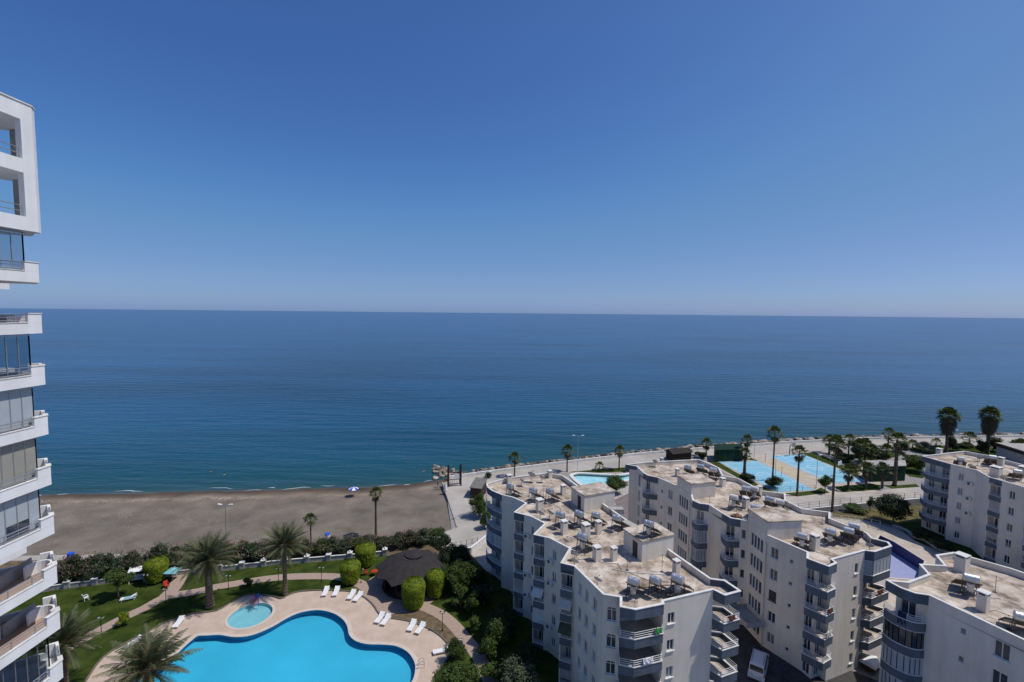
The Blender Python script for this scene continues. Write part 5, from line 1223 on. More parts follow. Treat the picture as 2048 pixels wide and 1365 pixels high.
# ================================================================== roof equipment
def heater_proto(name, panels=2, low_tank=True, white=False):
    """sun heater: local +Y is the sun-facing side; collectors slope down that way"""
    o = empty(name, (0, 0, -50)); m_t = M['tank_white'] if white else M['tank']
    m_ = Matrix.Translation((0, 0, 1.85)) @ Matrix.Rotation(R(90), 4, 'Y')
    mb = MB(); mb.lathe([(.06, -.56), (.32, -.55), (.385, -.51), (.39, -.3), (.396, -.29), (.396, -.27), (.39, -.26), (.39, .26), (.396, .27), (.396, .29), (.39, .3), (.385, .51), (.32, .55), (.06, .56)], 20, m_); mb.build('hot_tank', m_t, o, False)
    if low_tank:
        mb = MB(); mb.lathe([(.05, .55), (.24, .57), (.28, .62), (.28, 1.3), (.24, 1.37), (.05, 1.39)], 16); mb.build('cold_tank', m_t, o)
    mb = MB()
    for sx in (-.5, .5):
        for sy in (-.3, .3): mb.bar((sx * 1.1, sy * 1.3, 0), (sx, sy * .9, 1.62), .05)
        mb.bar((sx, -.32, 1.5), (sx, .32, 1.5), .05); mb.bar((sx * 1.06, -.36, .5), (sx * 1.06, .36, .5), .04)
    for sy in (-.3, .3): mb.bar((-.55, sy, 1.5), (.55, sy, 1.5), .05); mb.bar((-.55, sy * 1.2, .5), (.55, sy * 1.2, .5), .04)
    mb.build('stand', M['steel_dark'], o)
    for k in range(panels):
        x0 = (k - (panels - 1) / 2) * .98; m_ = Matrix.Translation((x0, .42, 1.28)) @ Matrix.Rotation(R(-36), 4, 'X')
        mb = MB(); mb.box(-.46, .46, 0, 1.85, -.045, .03, m_); c = mb.build('solar_collector', M['collector_back'], o)
        mb = MB(); mb.box(-.42, .42, .04, 1.81, .031, .036, m_); mb.build('collector_glass', M['collector'], c)
        mb = MB(); mb.bar((x0 - .4, 1.85, 0), (x0 - .4, 1.85, .28), .04); mb.bar((x0 + .4, 1.85, 0), (x0 + .4, 1.85, .28), .04); mb.build('collector_foot', M['steel_dark'], c)
    mb = MB(); mb.tube([(.55, .1, 1.7), (.62, .3, 1.3), (.5, 1.8, .25)], .022, 5); mb.build('pipe', M['rust'], o); mb = MB(); mb.tube([(-.5, .1, 1.6), (-.6, -.2, .6), (-.6, -.5, .05)], .02, 5); mb.build('pipe', M['rust'], o)
    return o
HP = [heater_proto('solar_water_heater'), heater_proto('solar_water_heater', 2, False), heater_proto('solar_water_heater', 1, True, True)]
used = set()
heaters = [  # px of the tank in enlarged crops: (crop, x, y, roof offset, proto, label)
    (c6, 720, 405, 0, 0, 'water heater tank nearest the far rounded corner of the saw-toothed roof'), (c6, 885, 437, 0, 0, 'left one of the two paired heater tanks behind the thick chimney, saw-toothed roof'), (c6, 1005, 440, 0, 1, 'right one of the two paired heater tanks behind the thick chimney, saw-toothed roof'),
    (c6, 1080, 612, 0, 1, 'leftmost heater tank of the middle row on the saw-toothed roof'), (c6, 1215, 606, 0, 0, 'second heater tank in the middle row of the saw-toothed roof'), (c6, 1335, 606, 0, 1, 'third heater tank in the middle row of the saw-toothed roof'), (c6, 1485, 632, 0, 1, 'heater tank by the roof edge trough on the saw-toothed roof'),
    (c6, 1240, 775, 0, 0, 'heater tank standing alone left of the near stair house'), (c6, 1716, 665, 2.4, 0, 'heater tank mounted on top of the near stair house'), (c6, 1605, 1085, 0, 0, 'large left one of three heater tanks on the near corner of the saw-toothed roof'), (c7, 1330, 378, 0, 1, 'middle one of three heater tanks on the near corner of the saw-toothed roof'), (c7, 1500, 378, 0, 0, 'right one of three heater tanks on the near corner of the saw-toothed roof'),
    (c8, 487, 265, 0, 1, 'left white heater tank at the far end of the long block roof'), (c8, 580, 262, 0, 1, 'middle heater tank at the far end of the long block roof'), (c8, 670, 292, 0, 1, 'right heater tank at the far end of the long block roof'), (c8, 817, 485, 0, 2, 'rusty cream heater tank at the left edge of the long block roof'), (c8, 905, 428, 0, 1, 'grey heater tank behind the cream one, long block roof'), (c8, 965, 425, 0, 2, 'pale heater tank beside the parapet behind the cream one'),
    (c8, 970, 558, 0, 1, 'low blue-grey heater tank near the second stair tower'), (c8, 1075, 502, 0, 1, 'heater tank on a red frame by the court-side parapet'), (c8, 1150, 512, 0, 2, 'pale heater tank squeezed against the court-side parapet'), (c8, 1310, 757, 0, 0, 'heater tank at the near left edge of the long block roof'), (c8, 1512, 727, 0, 0, 'left one of the three heater tanks at the near right of the long block roof'), (c8, 1645, 722, 0, 1, 'middle one of the three heater tanks at the near right of the long block roof'), (c8, 1682, 695, 0, 1, 'rear one of the three heater tanks at the near right of the long block roof'),
    (c9, 1288, 670, 0, 0, 'tall heater tank on a high stand on the nearest right-hand roof'), (c9, 1640, 930, 0, 1, 'heater cut by the right edge on the nearest right-hand roof'), (c10, 1470, 535, 0, 0, 'heater tank in the middle of the shaded far block roof'), (c10, 1760, 525, 0, 1, 'heater tank with dark collectors by the far parapet of the shaded block'), (c10, 1990, 650, 0, 1, 'heater at the right edge on the shaded far block roof')]
rnd = random.Random(31)
for f, x, y, dz, k, lab in heaters:
    p = G(*f(x, y), ROOF + dz + 1.85); rz = R(-38) + rnd.uniform(-.12, .12); sc = rnd.uniform(.92, 1.06)
    if k not in used:
        o = HP[k]; o.location = (p.x, p.y, ROOF + dz + .004); o.rotation_euler.z = rz; tag(o, lab, 'water heater', 'roof water heaters'); used.add(k)
    else:
        o = copy_tree(HP[k], (p.x, p.y, ROOF + dz + .004), rz, (sc, sc, sc), lab)
        o['category'] = 'water heater'; o['group'] = 'roof water heaters'
# satellite dishes
def dish_proto():
    o = empty('satellite_dish', (0, 0, 0)); tag(o, 'x', 'satellite dish', 'roof satellite dishes')
    mb = MB(); mb.tube([(0, 0, 0), (0, 0, .75)], .03, 6); mb.box(-.2, .2, -.2, .2, 0, .05); mb.build('mast', M['steel_dark'], o)
    m_ = Matrix.Translation((0, .08, .8)) @ Matrix.Rotation(R(-52), 4, 'X'); mb = MB()
    prof = [(.02, 0), (.18, .02), (.34, .075), (.45, .14), (.455, .13), (.34, .06), (.18, .0), (.02, -.02)]
    mb.lathe(prof, 18, m_); mb.build('reflector', M['dish'], o, True)
    a = m_ @ Vector((0, -.42, .13)); b = m_ @ Vector((0, -.05, .55)); mb = MB(); mb.tube([a, b], .015, 5); mb.lathe([(.03, -.06), (.05, .0), (.03, .06)], 8, Matrix.Translation(b)); mb.build('receiver_arm', M['steel_dark'], o)
    return o
DP = dish_proto()
for i, (f, x, y, lab) in enumerate([(c6, 1345, 1105, 'satellite dish on the left parapet above the arched windows'), (c6, 1185, 915, 'satellite dish beside the third notch of the saw-toothed roof'), (c6, 1180, 975, 'satellite dish just inside the third notch parapet'), (c6, 1115, 815, 'satellite dish at the second step of the saw-toothed roof'), (c6, 935, 630, 'pale dish below the thick chimney on the saw-toothed roof'), (c6, 1000, 625, 'second pale dish below the thick chimney on the saw-toothed roof'), (c6, 870, 360, 'large dish near the far parapet of the saw-toothed roof'), (c6, 945, 360, 'reddish dish near the far parapet of the saw-toothed roof'),
    (c6, 800, 385, 'small dish by the far rounded corner'), (c7, 1340, 430, 'dish between the three near-corner heater tanks'), (c8, 855, 590, 'dish at the left edge of the long block roof'), (c8, 1795, 855, 'dark dish in the near right corner of the long block roof'), (c8, 250, 250, 'dish at the far left end of the long block roof'), (c8, 1200, 560, 'dish by the court-side parapet of the long block roof'), (c10, 1560, 620, 'dish on the shaded far block roof'), (c10, 1860, 735, 'dish at the notch of the shaded far block roof'), (c10, 1640, 545, 'dish by the far parapet of the shaded block'), (c9, 1550, 975, 'small dish on the nearest right-hand roof')]):
    p = G(*f(x, y), ROOF + .5)
    if i == 0: o = DP; o.location = (p.x, p.y, ROOF + .003); o.rotation_euler.z = R(-38); o['label'] = lab
    else:
        s_ = rnd.uniform(.85, 1.25) * (1.5 if i == 6 else 1); o = copy_tree(DP, (p.x, p.y, ROOF + .003), R(-38) + rnd.uniform(-.25, .25), (s_,) * 3, lab)
# cables and loose debris on the roofs
def cable(label, pts, m_='steel_dark'):
    mb = MB(); mb.tube([(p.x, p.y, p.z) for p in pts], .02, 5); return tag(mb.build('roof_cable', M[m_]), label, 'cable', 'loose cables on the roofs')
cable('loose cable snaking across the near saw-toothed roof from the stair house', [G(*c6(*q), ROOF + .03) for q in ((1490, 960), (1520, 1010), (1600, 1035), (1700, 1080), (1860, 1095))])
cable('thin cable along the middle of the saw-toothed roof', [G(*c6(*q), ROOF + .03) for q in ((1130, 940), (1250, 930), (1400, 955), (1500, 965))])
cable('cable lying along the nearest right-hand roof', [G(*c9(*q), ROOF + .03) for q in ((1400, 890), (1450, 880), (1530, 910), (1640, 945))])
for i, (f, x, y, w_, d_, h_, m_, lab) in enumerate([(c6, 1468, 600, 1.6, .8, .7, 'terracotta', 'orange-topped block on the roof edge trough'), (c8, 830, 620, 1.0, .7, .3, 'rust', 'rusty sheet heap at the left edge of the long block roof'), (c8, 1640, 800, .9, .6, .35, 'terracotta', 'small rubble heap by the near right heaters'), (c8, 700, 305, 1.0, .7, .5, 'concrete', 'grey block by the far right heater, long block roof'), (c10, 1700, 580, 1.8, 1.0, .6, 'rust', 'brown rubble heap on the shaded far block roof'), (c10, 1590, 620, .8, .6, .3, 'rust', 'small brown heap on the shaded far block roof')]):
    p = G(*f(x, y), ROOF + .1); r = random.Random(i); mb = MB(); n = 9
    for q in range(n):
        m_r = Matrix.Translation((r.uniform(-w_ / 2, w_ / 2), r.uniform(-d_ / 2, d_ / 2), r.uniform(0, h_ * .5))) @ Matrix.Rotation(r.random() * 3, 4, 'Z') @ Matrix.Rotation(r.uniform(-.5, .5), 4, 'X'); s_ = r.uniform(.15, .4); mb.box(-s_, s_, -s_ * .6, s_ * .6, 0, s_ * .5, m_r)
    o = mb.build('rubble_heap', M[m_]); o.location = (p.x, p.y, ROOF + .004); o.rotation_euler.z = AX; tag(o, lab, 'rubble')

# ================================================================== coast: boulders, sea wall, lamps, palms
def boulder_mesh(seed):
    import bmesh
    r = random.Random(seed); bm = bmesh.new(); bmesh.ops.create_icosphere(bm, subdivisions=1, radius=1)
    for v in bm.verts: v.co = Vector((v.co.x * r.uniform(.75, 1.15), v.co.y * r.uniform(.7, 1.1), v.co.z * r.uniform(.55, .85)))
    me = bpy.data.meshes.new('boulder'); bm.to_mesh(me); bm.free(); return me
BM_ = [boulder_mesh(k) for k in range(6)]
for k, m_ in enumerate(BM_): m_.materials.append(M['rock'] if k < 4 else M['rock_dark'])
def along(line, d):
    for (a, b), (c, e) in zip(line, line[1:]):
        L = math.hypot(c - a, e - b)
        if d <= L: return a + (c - a) * d / L, b + (e - b) * d / L, math.atan2(e - b, c - a)
        d -= L
    return line[-1][0], line[-1][1], 0
rnd = random.Random(77); RL = [(-9.3, 122.6), (11.4, 132.0), (35.4, 140.9), (61.8, 148.8), (90.2, 155.7), (120.3, 161.9), (188.5, 167.8)]
def boulder(x, y, s, z, lab, grp):
    o = put('boulder', BM_[rnd.randrange(4) if rnd.random() < .72 else 4 + rnd.randrange(2)], None, (x, y, z), rnd.random() * 6.28); o.rotation_euler.x = rnd.uniform(-.5, .5); o.scale = (s * rnd.uniform(.9, 1.4), s, s * rnd.uniform(.8, 1.1)); tag(o, lab, 'boulder', grp)
mb = MB(); BL = [(-15.6, 116)] + [(x, y) for x, y in wall_top[1:]]
for a_, (x, y) in enumerate(BL):
    mb.v += [(x, y - .1, -.1), (x - .6, y + 1.8, -.35), (x - 1.4, y + 5.2, -1.5)]
for a_ in range(len(BL) - 1):
    for q in range(2): mb.f.append((a_ * 3 + q, (a_ + 1) * 3 + q, (a_ + 1) * 3 + q + 1, a_ * 3 + q + 1))
tag(mb.build('rubble_slope', M['rock_dark']), kind='structure')
RL = [(x - .9, y + .4) for x, y in wall_top[1:-1]]
for k in range(235):
    d = k * .87 + rnd.uniform(-.4, .4); x, y, a = along(RL, d); off = rnd.uniform(.2, 4.2); s = rnd.uniform(.5, 1.0) * (1.05 + d / 240)
    boulder(x - math.sin(a) * off, y + math.cos(a) * off, s, .4 - .33 * off + rnd.uniform(-.1, .3), 'pale boulder in the rock bank between the promenade and the sea', 'rock bank along the promenade')
for k in range(62):                                                   # rocky spit by the beach gate
    t = rnd.random(); p = G(865 + 65 * t, 936 + 14 * t + rnd.uniform(-5, 22) * (1 - .55 * t), -1); boulder(p.x, p.y, rnd.uniform(.35, .95), -1.15 + rnd.uniform(0, .45), 'boulder in the rocky spit beside the timber gate', 'rocky spit at the end of the beach')
# white sea wall
sw = empty('sea_wall', (40, 141, 0)); tag(sw, 'low white parapet wall along the seaward edge of the promenade', 'wall')
WLN = [(x, y - .5) for x, y in wall_top[:-1]]
for a, b in zip(WLN, WLN[1:]):
    L = math.hypot(b[0] - a[0], b[1] - a[1]); n = max(1, round(L / 8))
    for i in range(n):
        p, q = [Vector((a[0] + (b[0] - a[0]) * t - 40, a[1] + (b[1] - a[1]) * t - 141, .34)) for t in ((i + .004) / n, (i + .996) / n)]
        mb = MB(); mb.bar(p, q, .45, .75); mb.build('wall_panel', M['white_trim'], sw)
bw = empty('walkway_wall', tuple(G(898, 1010))); tag(bw, 'dark retaining wall between the beach and the paved walkway', 'wall'); q = bw.location
mb = MB(); mb.ribbon([(p.x - q.x, p.y - q.y) for p in px((884, 966), (898, 1008), (913, 1055))], -1.6, .16, .3, 1); mb.build('wall_face', M['concrete'], bw)
# street lamps with two arms
def street_lamp(label, u, vb, vt, arms=2, arm=.9, rz=0.0, m_='white_trim'):
    p = G(u, vb); h_ = height_at(u, vb, vt); o = empty('street_lamp', (p.x, p.y, 0), rz); tag(o, label, 'street lamp', 'lamp posts')
    mb = MB(); mb.lathe([(.14, 0), (.12, .3), (.07, .35), (.05, h_)], 8); mb.build('post', M['rail_steel'], o)
    for q in ((-1, 1) if arms == 2 else (1,)):
        mb = MB(); mb.tube([(0, 0, h_ - .1), (q * arm * .5, 0, h_ + .12), (q * arm, 0, h_ + .18)], .035, 6); k = mb.build('arm', M['rail_steel'], o)
        m_r = Matrix.Translation((q * arm, 0, h_ + .16)) @ Matrix.Rotation(R(-8) * q, 4, 'Y'); mb = MB(); x0, x1 = sorted((q * .05, q * .75)); mb.box(x0, x1, -.16, .16, -.06, .08, m_r); mb.build('lamp_head', M['plastic_white'], k)
street_lamp('twin-armed street lamp on the beach edge behind the broad date palm', 453, 1092, 1012, 2, .55)
street_lamp('twin-armed street lamp on the promenade behind the curved pool', 1155, 945, 873, 2, .8)
street_lamp('twin-armed street lamp at the corner of the walkway beside the rounded block end', 972, 1040, 946, 2, .5)
street_lamp('single floodlight post between the two blue courts and the small round tree', 1632, 977, 912, 1, .3)
street_lamp('floodlight post at the near side of the left blue court', 1550, 960, 914, 1, .3)
street_lamp('thin lamp post at the far corner of the left blue court', 1508, 921, 893, 1, .5)
street_lamp('thin lamp post in the park behind the right blue court', 1660, 925, 888, 1, .5)
street_lamp('lamp post beside the left big skirted palm', 1906, 898, 862, 1, .5)
# fan palms of the promenade, courts and park
PG = 'fan palms of the seafront'
for u, vb, vt, cs, tr, var, lab in [(1029, 954, 906, 1.15, .2, 0, 'first fan palm on the promenade above the saw-toothed roof'), (1134, 944, 891, 1.25, .2, 0, 'second fan palm on the promenade beside the twin-armed lamp'), (1238, 940, 893, 1.15, .2, 0, 'third fan palm on the promenade behind the curved pool'),
    (1412, 913, 878, 1.3, .22, 1, 'short fan palm left of the green shed by the sea'), (1493, 921, 871, 1.3, .22, 1, 'fan palm right behind the green shed'), (1488, 962, 897, 1.15, .42, 1, 'stout fan palm on the left edge of the left blue court'), (1545, 962, 855, 1.5, .24, 0, 'tallest slim fan palm in front of the left blue court'), (1594, 992, 893, 1.35, .26, 1, 'fan palm with shaggy neck before the sand strip'), (1664, 1024, 873, 1.4, .27, 1, 'tall bare-trunked fan palm beside the long block parapet'),
    (1658, 908, 872, 1.6, .3, 0, 'left one of the palm pair behind the right blue court'), (1675, 917, 880, 1.6, .3, 1, 'right one of the palm pair behind the right blue court'), (1696, 923, 870, 1.5, .22, 2, 'slim palm behind the palm pair, far edge of the right court'), (1696, 979, 930, 1.5, .3, 1, 'palm on the lawn strip below the right blue court, leftmost'), (1731, 977, 925, 1.5, .3, 1, 'palm on the lawn strip below the right blue court, middle'), (1764, 976, 927, 1.5, .3, 2, 'palm on the lawn strip below the right blue court, rightmost'),
    (1719, 928, 879, 1.8, .3, 1, 'left palm of the dense park clump'), (1729, 924, 879, 1.8, .3, 0, 'right palm of the dense park clump'), (1742, 926, 891, 1.6, .28, 0, 'palm just right of the dense park clump'), (1772, 928, 890, 1.6, .28, 0, 'palm left of the thick-trunked tall palm'), (1776, 895, 857, 1.7, .25, 2, 'slim tall palm on the seaward side of the park'), (1789, 972, 866, 1.7, .5, 1, 'thick-trunked tall palm at the corner of the large green shed'),
    (1825, 897, 882, 1.5, .25, 2, 'short palm on the seaward lawn of the park'), (1938, 893, 865, 2.0, .35, 2, 'bushy palm between the two big skirted palms'), (2029, 912, 884, 2.2, .4, 2, 'bushy palm beside the flat-roofed house at the right edge'), (2040, 902, 880, 2.0, .35, 2, 'second bushy palm at the right edge beyond the flat-roofed house'), (1258, 944, 931, .9, .14, 2, 'young palm on the verge left of the third promenade palm'), (1199, 941, 928, 1.1, .14, 2, 'young palm on the verge between lamp and third promenade palm'), (1872, 892, 879, 1.3, .2, 2, 'young palm left of the left big skirted palm')]:
    fan_palm(lab, u, vb, vt, cs, tr, var, PG)
fan_palm('left one of the two big skirted palms on the horizon side of the park', 1892, 905, 819, 1.3, .42, 0, PG, True)
fan_palm('right one of the two big skirted palms on the horizon side of the park', 1974, 907, 818, 1.3, .5, 0, PG, True)
# trees and bushes on the right
tree('round dense tree beside the curved pale pool', 1228, 988, 4.4, 6.2, 13, 'leaf_mid', .15)
tree('green tree at the paved walkway beside the rounded block end', 959, 1034, 5.0, 4.8, 11, 'leaf_mid', .2)
tree('lower green bush between the walkway and the rounded block end', 970, 1058, 3.4, 3.2, 15, 'leaf_mid', .1, 'bush', 'bush')
tree('small round lollipop tree between the two blue courts', 1650, 986, 4.6, 3.4, 11, 'leaf_mid', .38)
tree('large dark round tree on the dry garden before the shaded far block', 1787, 1048, 6.4, 7.6, 13, 'leaf_dark', .22)
tree('dark bush at the foot of the stout court palm', 1493, 966, 2.8, 4.2, 12, 'leaf_dark', .1, 'bush', 'bush')
tree('dark bush at the foot of the tallest slim palm', 1547, 976, 3.2, 4.6, 11, 'leaf_dark', .1, 'bush', 'bush')
tree('small dark bush left of the green shed by the sea', 1404, 918, 2.4, 4.2, 14, 'leaf_dark', .1, 'bush', 'bush')
tree('round green tree at the right of the large green shed', 1836, 945, 5.0, 7.0, 13, 'leaf_mid', .2)
tree('clipped green box hedge on the dry garden', 1708, 1024, 1.6, 5.2, 14, 'leaf_mid', .08, 'bush', 'bush')
for i, (u, v, h_, w_, m_, lab) in enumerate([(1713, 912, 4.6, 6.0, 'leaf_dark', 'dark tree mass behind the dense palm clump'), (1803, 905, 3.6, 4.6, 'leaf_dark', 'dark bush on the seaward park lawn'), (1686, 925, 3.0, 6.0, 'leaf_dark', 'dark bush on the far edge of the right blue court'), (1758, 916, 2.6, 5.5, 'leaf_dark', 'dark bush in the middle of the park'), (1905, 903, 4.6, 4.4, 'leaf_dark', 'dark bush between the lawns at the left big palm'), (1930, 896, 2.0, 4.5, 'leaf_mid', 'low bush left of the short bushy palm'), (1962, 906, 4.2, 4.0, 'leaf_dark', 'dark bush left of the right big palm'), (1985, 903, 4.6, 5.6, 'leaf_mid', 'green bush right of the right big palm'), (1850, 905, 3.4, 6.4, 'leaf_olive', 'grey bush on the park lawn left of the far block roof'), (1800, 938, 2.2, 5.2, 'leaf_mid', 'low green bush behind the large green shed'), (1708, 945, 2.6, 4.0, 'leaf_dark', 'dark shrub beside the right blue court'), (1738, 908, 2.4, 5.0, 'leaf_mid', 'green shrub on the seaward side of the dense palm clump'), (1820, 925, 2.4, 4.6, 'leaf_dark', 'dark shrub between the park path and the round tree'), (978, 955, 1.2, 2.4, 'leaf_dark', 'small shrub on the promenade verge by the twin lamp'), (1190, 998, 1.0, 2.0, 'leaf_dark', 'small shrub at the curved pool wall'), (1880, 1100, 2.0, 4.5, 'leaf_dark', 'dark shrub in the shade below the terrace edge'), (1850, 1082, 1.8, 4.2, 'leaf_dark', 'dark shrub at the bend of the terrace edge')]):
    tree(lab, u, v, h_, w_, (14, 15, 11)[i % 3], m_, .12, 'bush', 'bush')
tree('thin sapling on the dry garden beside the box hedge', 1740, 1022, 3.2, 1.8, 14, 'leaf_mid', .4)
# green mesh sheds
def shed(label, quad, h_, roof_m):
    c = sum(quad, Vector()) / 4; o = empty('green_shed', (c.x, c.y, 0)); tag(o, label, 'shed', 'green mesh sheds'); P = [p - c for p in quad]
    if ccw(P)[0] != Vector((P[0].x, P[0].y)): P = [Vector((p.x, p.y, 0)) for p in ccw(P)]
    for i in range(4):
        a, b = P[i], P[(i + 1) % 4]; n = max(2, round((b - a).length / 3)); mb = MB(); mb.bar((a.x, a.y, h_ / 2), (b.x, b.y, h_ / 2), .08, h_ - .1); w_ = mb.build('mesh_wall', M['green_mesh'], o)
        for k in range(n): mb = MB(); q = a.lerp(b, k / n); mb.tube([(q.x, q.y, 0), (q.x, q.y, h_)], .07, 6); mb.build('post', M['steel_dark'], w_)
    mb = MB(); Q = offset_poly(P, -.2); mb.prism(Q, h_ + .002, h_ + .14); mb.build('roof', roof_m, o)
shed('dark green mesh shed by the sea at the far end of the left court', pc(c12, (440, 412), (705, 400), (690, 350), (430, 352)), 3.4, M['green_mesh'])
shed('large dark green mesh shed with pale roof right of the right court', pc(c10, (648, 752), (955, 740), (945, 692), (572, 694)), 3.9, M['concrete'])
# basketball stand and net posts on the courts
hp = G(*c12(1165, 345)); o = empty('basketball_hoop', (hp.x, hp.y, 0), R(-60)); tag(o, 'grey basketball stand at the seaward end of the right blue court', 'basketball hoop')
mb = MB(); mb.tube([(0, 0, 0), (0, 0, 2.6), (.3, 0, 3.3), (1.1, 0, 3.5)], .12, 8); mb.build('post', M['steel_dark'], o)
mb = MB(); mb.box(1.1, 1.15, -.9, .9, 2.9, 4.0); mb.build('backboard', M['tank'], o)
mb = MB(); mb.tube([(1.4 + .25 * math.cos(t * .52), .25 * math.sin(t * .52), 3.05) for t in range(13)], .02, 5); mb.build('rim', M['red'], o)
hp = G(*c12(1695, 560)); o = empty('basketball_hoop', (hp.x, hp.y, 0), R(120)); tag(o, 'pale basketball backboard at the park side of the right blue court', 'basketball hoop')
mb = MB(); mb.tube([(0, 0, 0), (0, 0, 2.6), (.3, 0, 3.3), (1.1, 0, 3.5)], .1, 8); mb.build('post', M['rail_steel'], o)
mb = MB(); mb.box(1.1, 1.15, -.9, .9, 2.9, 4.0); mb.build('backboard', M['plastic_white'], o)
for i, (x, y, lab) in enumerate([(1088, 545, 'net post on the sand strip between the courts'), (930, 410, 'net post at the seaward end of the sand strip')]):
    p = G(*c12(x, y)); o = empty('net_post', (p.x, p.y, 0)); tag(o, lab, 'post'); mb = MB(); mb.lathe([(.1, 0), (.05, .1), (.05, 2.4)], 8); mb.build('pole', M['steel_dark'], o); mb = MB(); mb.lathe([(.08, 2.4), (.08, 2.46)], 8); mb.build('pole_cap', M['steel_dark'], o)
# railing along the street and low fences
def fence(label, pts, h_, step, m_='steel_dark', two=True, grp=None):
    c = pts[0]; o = empty('fence', (c.x, c.y, 0)); tag(o, label, 'fence', grp)
    acc = []
    for a, b in zip(pts, pts[1:]):
        n = max(1, round((b - a).length / step)); acc += [a.lerp(b, i / n) - c for i in range(n)]
    acc.append(pts[-1] - c)
    for p in acc: mb = MB(); mb.tube([(p.x, p.y, 0), (p.x, p.y, h_)], .05, 6); mb.build('post', M[m_], o)
    for k in range(2 if two else 1):
        mb = MB(); z = h_ - .05 - .5 * k; mb.tube([(p.x, p.y, z) for p in acc], .022, 5); mb.build('rail', M[m_], o)
fence('dark post-and-rail fence along the kerb of the street', px((1575, 1021), (1700, 1007), (1850, 994)), 1.25, 2.9)
fence('thin fence on the near edge of the left blue court', pc(c12, (1050, 704), (1410, 683)), 1.2, 3.2)
fence('white railing beside the round tree and curved pool', px((1222, 986), (1245, 983), (1268, 990)), 1.1, .8, 'rail_white')
fence('white railing at the courtyard edge by the long block', px((1272, 1020), (1300, 1018)), 1.0, .8, 'rail_white')
fence('low white fence along the terrace behind the long block', px((1668, 1036), (1725, 1043), (1760, 1050)), .8, 1.2, 'rail_white')
fence('black railing on the walkway wall beside the gazebo garden', px((902, 1096), (922, 1094), (955, 1086)), 1.0, 1.0)
# ramp wall and planting-bed walls by the walkway
rw = empty('ramp_wall', tuple(G(945, 1100))); tag(rw, 'white ramp wall rising from the gazebo garden to the walkway', 'wall'); q = rw.location
mb = MB(); mb.ribbon([(p.x - q.x, p.y - q.y) for p in px((900, 1112), (943, 1108), (980, 1078))], -.02, 1.1, .25, 1); mb.build('wall_face', M['white_trim'], rw)
mb = MB(); mb.ribbon([(p.x - q.x, p.y - q.y) for p in px((899, 1112.5), (943, 1108.5), (981, 1078))], 1.102, 1.16, .33, 1); mb.build('wall_coping', M['white_clean'], rw)
# terrace edge of the far right garden: uneven low stone edging
te = empty('stone_edging', tuple(G(1830, 1080))); tag(te, 'uneven low stone edging between the tan terrace and the shaded garden', 'edging'); q = te.location
E_ = smooth_line(px((1786, 1052), (1812, 1062), (1828, 1076), (1850, 1083), (1876, 1100), (1925, 1116)), 4)
for i, (a, b) in enumerate(zip(E_, E_[1:])):
    mb = MB(); d = b - a; mb.bar((a.x - q.x + d.x * .04, a.y - q.y + d.y * .04, .14), (b.x - q.x - d.x * .04, b.y - q.y - d.y * .04, .14), .35 + .1 * (i % 2), .36 + .1 * (i % 3)); mb.build('edging_stone', M['concrete'], te)
# timber gate with noticeboard on the spit
gp = G(897, 974); o = empty('timber_gate', (gp.x, gp.y, 0), R(15)); tag(o, 'tall dark timber frame with noticeboard where the walkway meets the rocks', 'gate')
W_ = 3.0
for sx in (0, W_):
    mb = MB(); mb.bar((sx, 0, 0), (sx, 0, 5.4), .32); mb.build('post', M['wood_dark'], o)
    mb = MB(); mb.bar((sx, 1.4, 0), (sx, 1.4, 4.6), .24); mb.build('rear_post', M['wood_dark'], o)
for z in (.5, 1.7, 3.4):
    mb = MB(); mb.bar((0, 0, z), (W_, 0, z), .14); mb.build('cross_bar', M['wood_dark'], o)
mb = MB(); mb.box(1.5, 2.7, -.06, .0, 1.8, 3.0); mb.build('noticeboard', M['plastic_white'], o)
for k in range(5): mb = MB(); mb.bar((.4 + k * .55, .02, .5), (.4 + k * .55, .02, 1.7), .08); mb.build('baluster', M['timber'], o)
gp = G(891, 984); o = empty('folded_parasol', (gp.x, gp.y, -.1), 0); tag(o, 'pale folded beach parasol standing at the foot of the timber gate', 'parasol')
mb = MB(); mb.tube([(0, 0, 0), (0, 0, 2.5)], .03, 6); mb.build('pole', M['rail_steel'], o)
mb = MB(); mb.lathe([(.5, .1), (.55, .5), (.35, 1.3), (.12, 2.1), (.02, 2.4)], 9); mb.build('cloth', M['tank_white'], o)
# tilted timber roof (beach kiosk) beside the tree
kp = G(957, 990); o = empty('beach_kiosk', (kp.x, kp.y, 0), R(-14)); tag(o, 'small beach kiosk with a grey lean-to roof beside the walkway tree', 'kiosk')
mb = MB(); m_ = Matrix.Translation((0, 0, 2.7)) @ Matrix.Rotation(R(10), 4, 'X'); mb.box(-1.45, 1.45, -2.3, 2.3, 0, .14, m_); mb.build('roof', M['felt'], o)
mb = MB(); mb.box(-1.3, 1.3, -2.1, 2.1, 0, 2.25); mb.build('wall', M['wood_dark'], o)
# low hut by the rocks near the green shed
kp = G(1357, 918); o = empty('beach_hut', (kp.x, kp.y, 0), R(18)); tag(o, 'brown pitched hut on the promenade behind the long block roof', 'hut')
mb = MB(); mb.box(-3.2, 3.2, -1.6, 1.6, 0, 2.2); mb.build('wall', M['wood_dark'], o)
mb = MB(); mb.add([(-3.6, -2.0, 2.2), (3.6, -2.0, 2.2), (3.6, 0, 3.2), (-3.6, 0, 3.2), (3.6, 2.0, 2.2), (-3.6, 2.0, 2.2)], [(0, 1, 2, 3), (3, 2, 4, 5), (0, 3, 5), (1, 4, 2)]); mb.build('roof', M['roof_brown'], o)
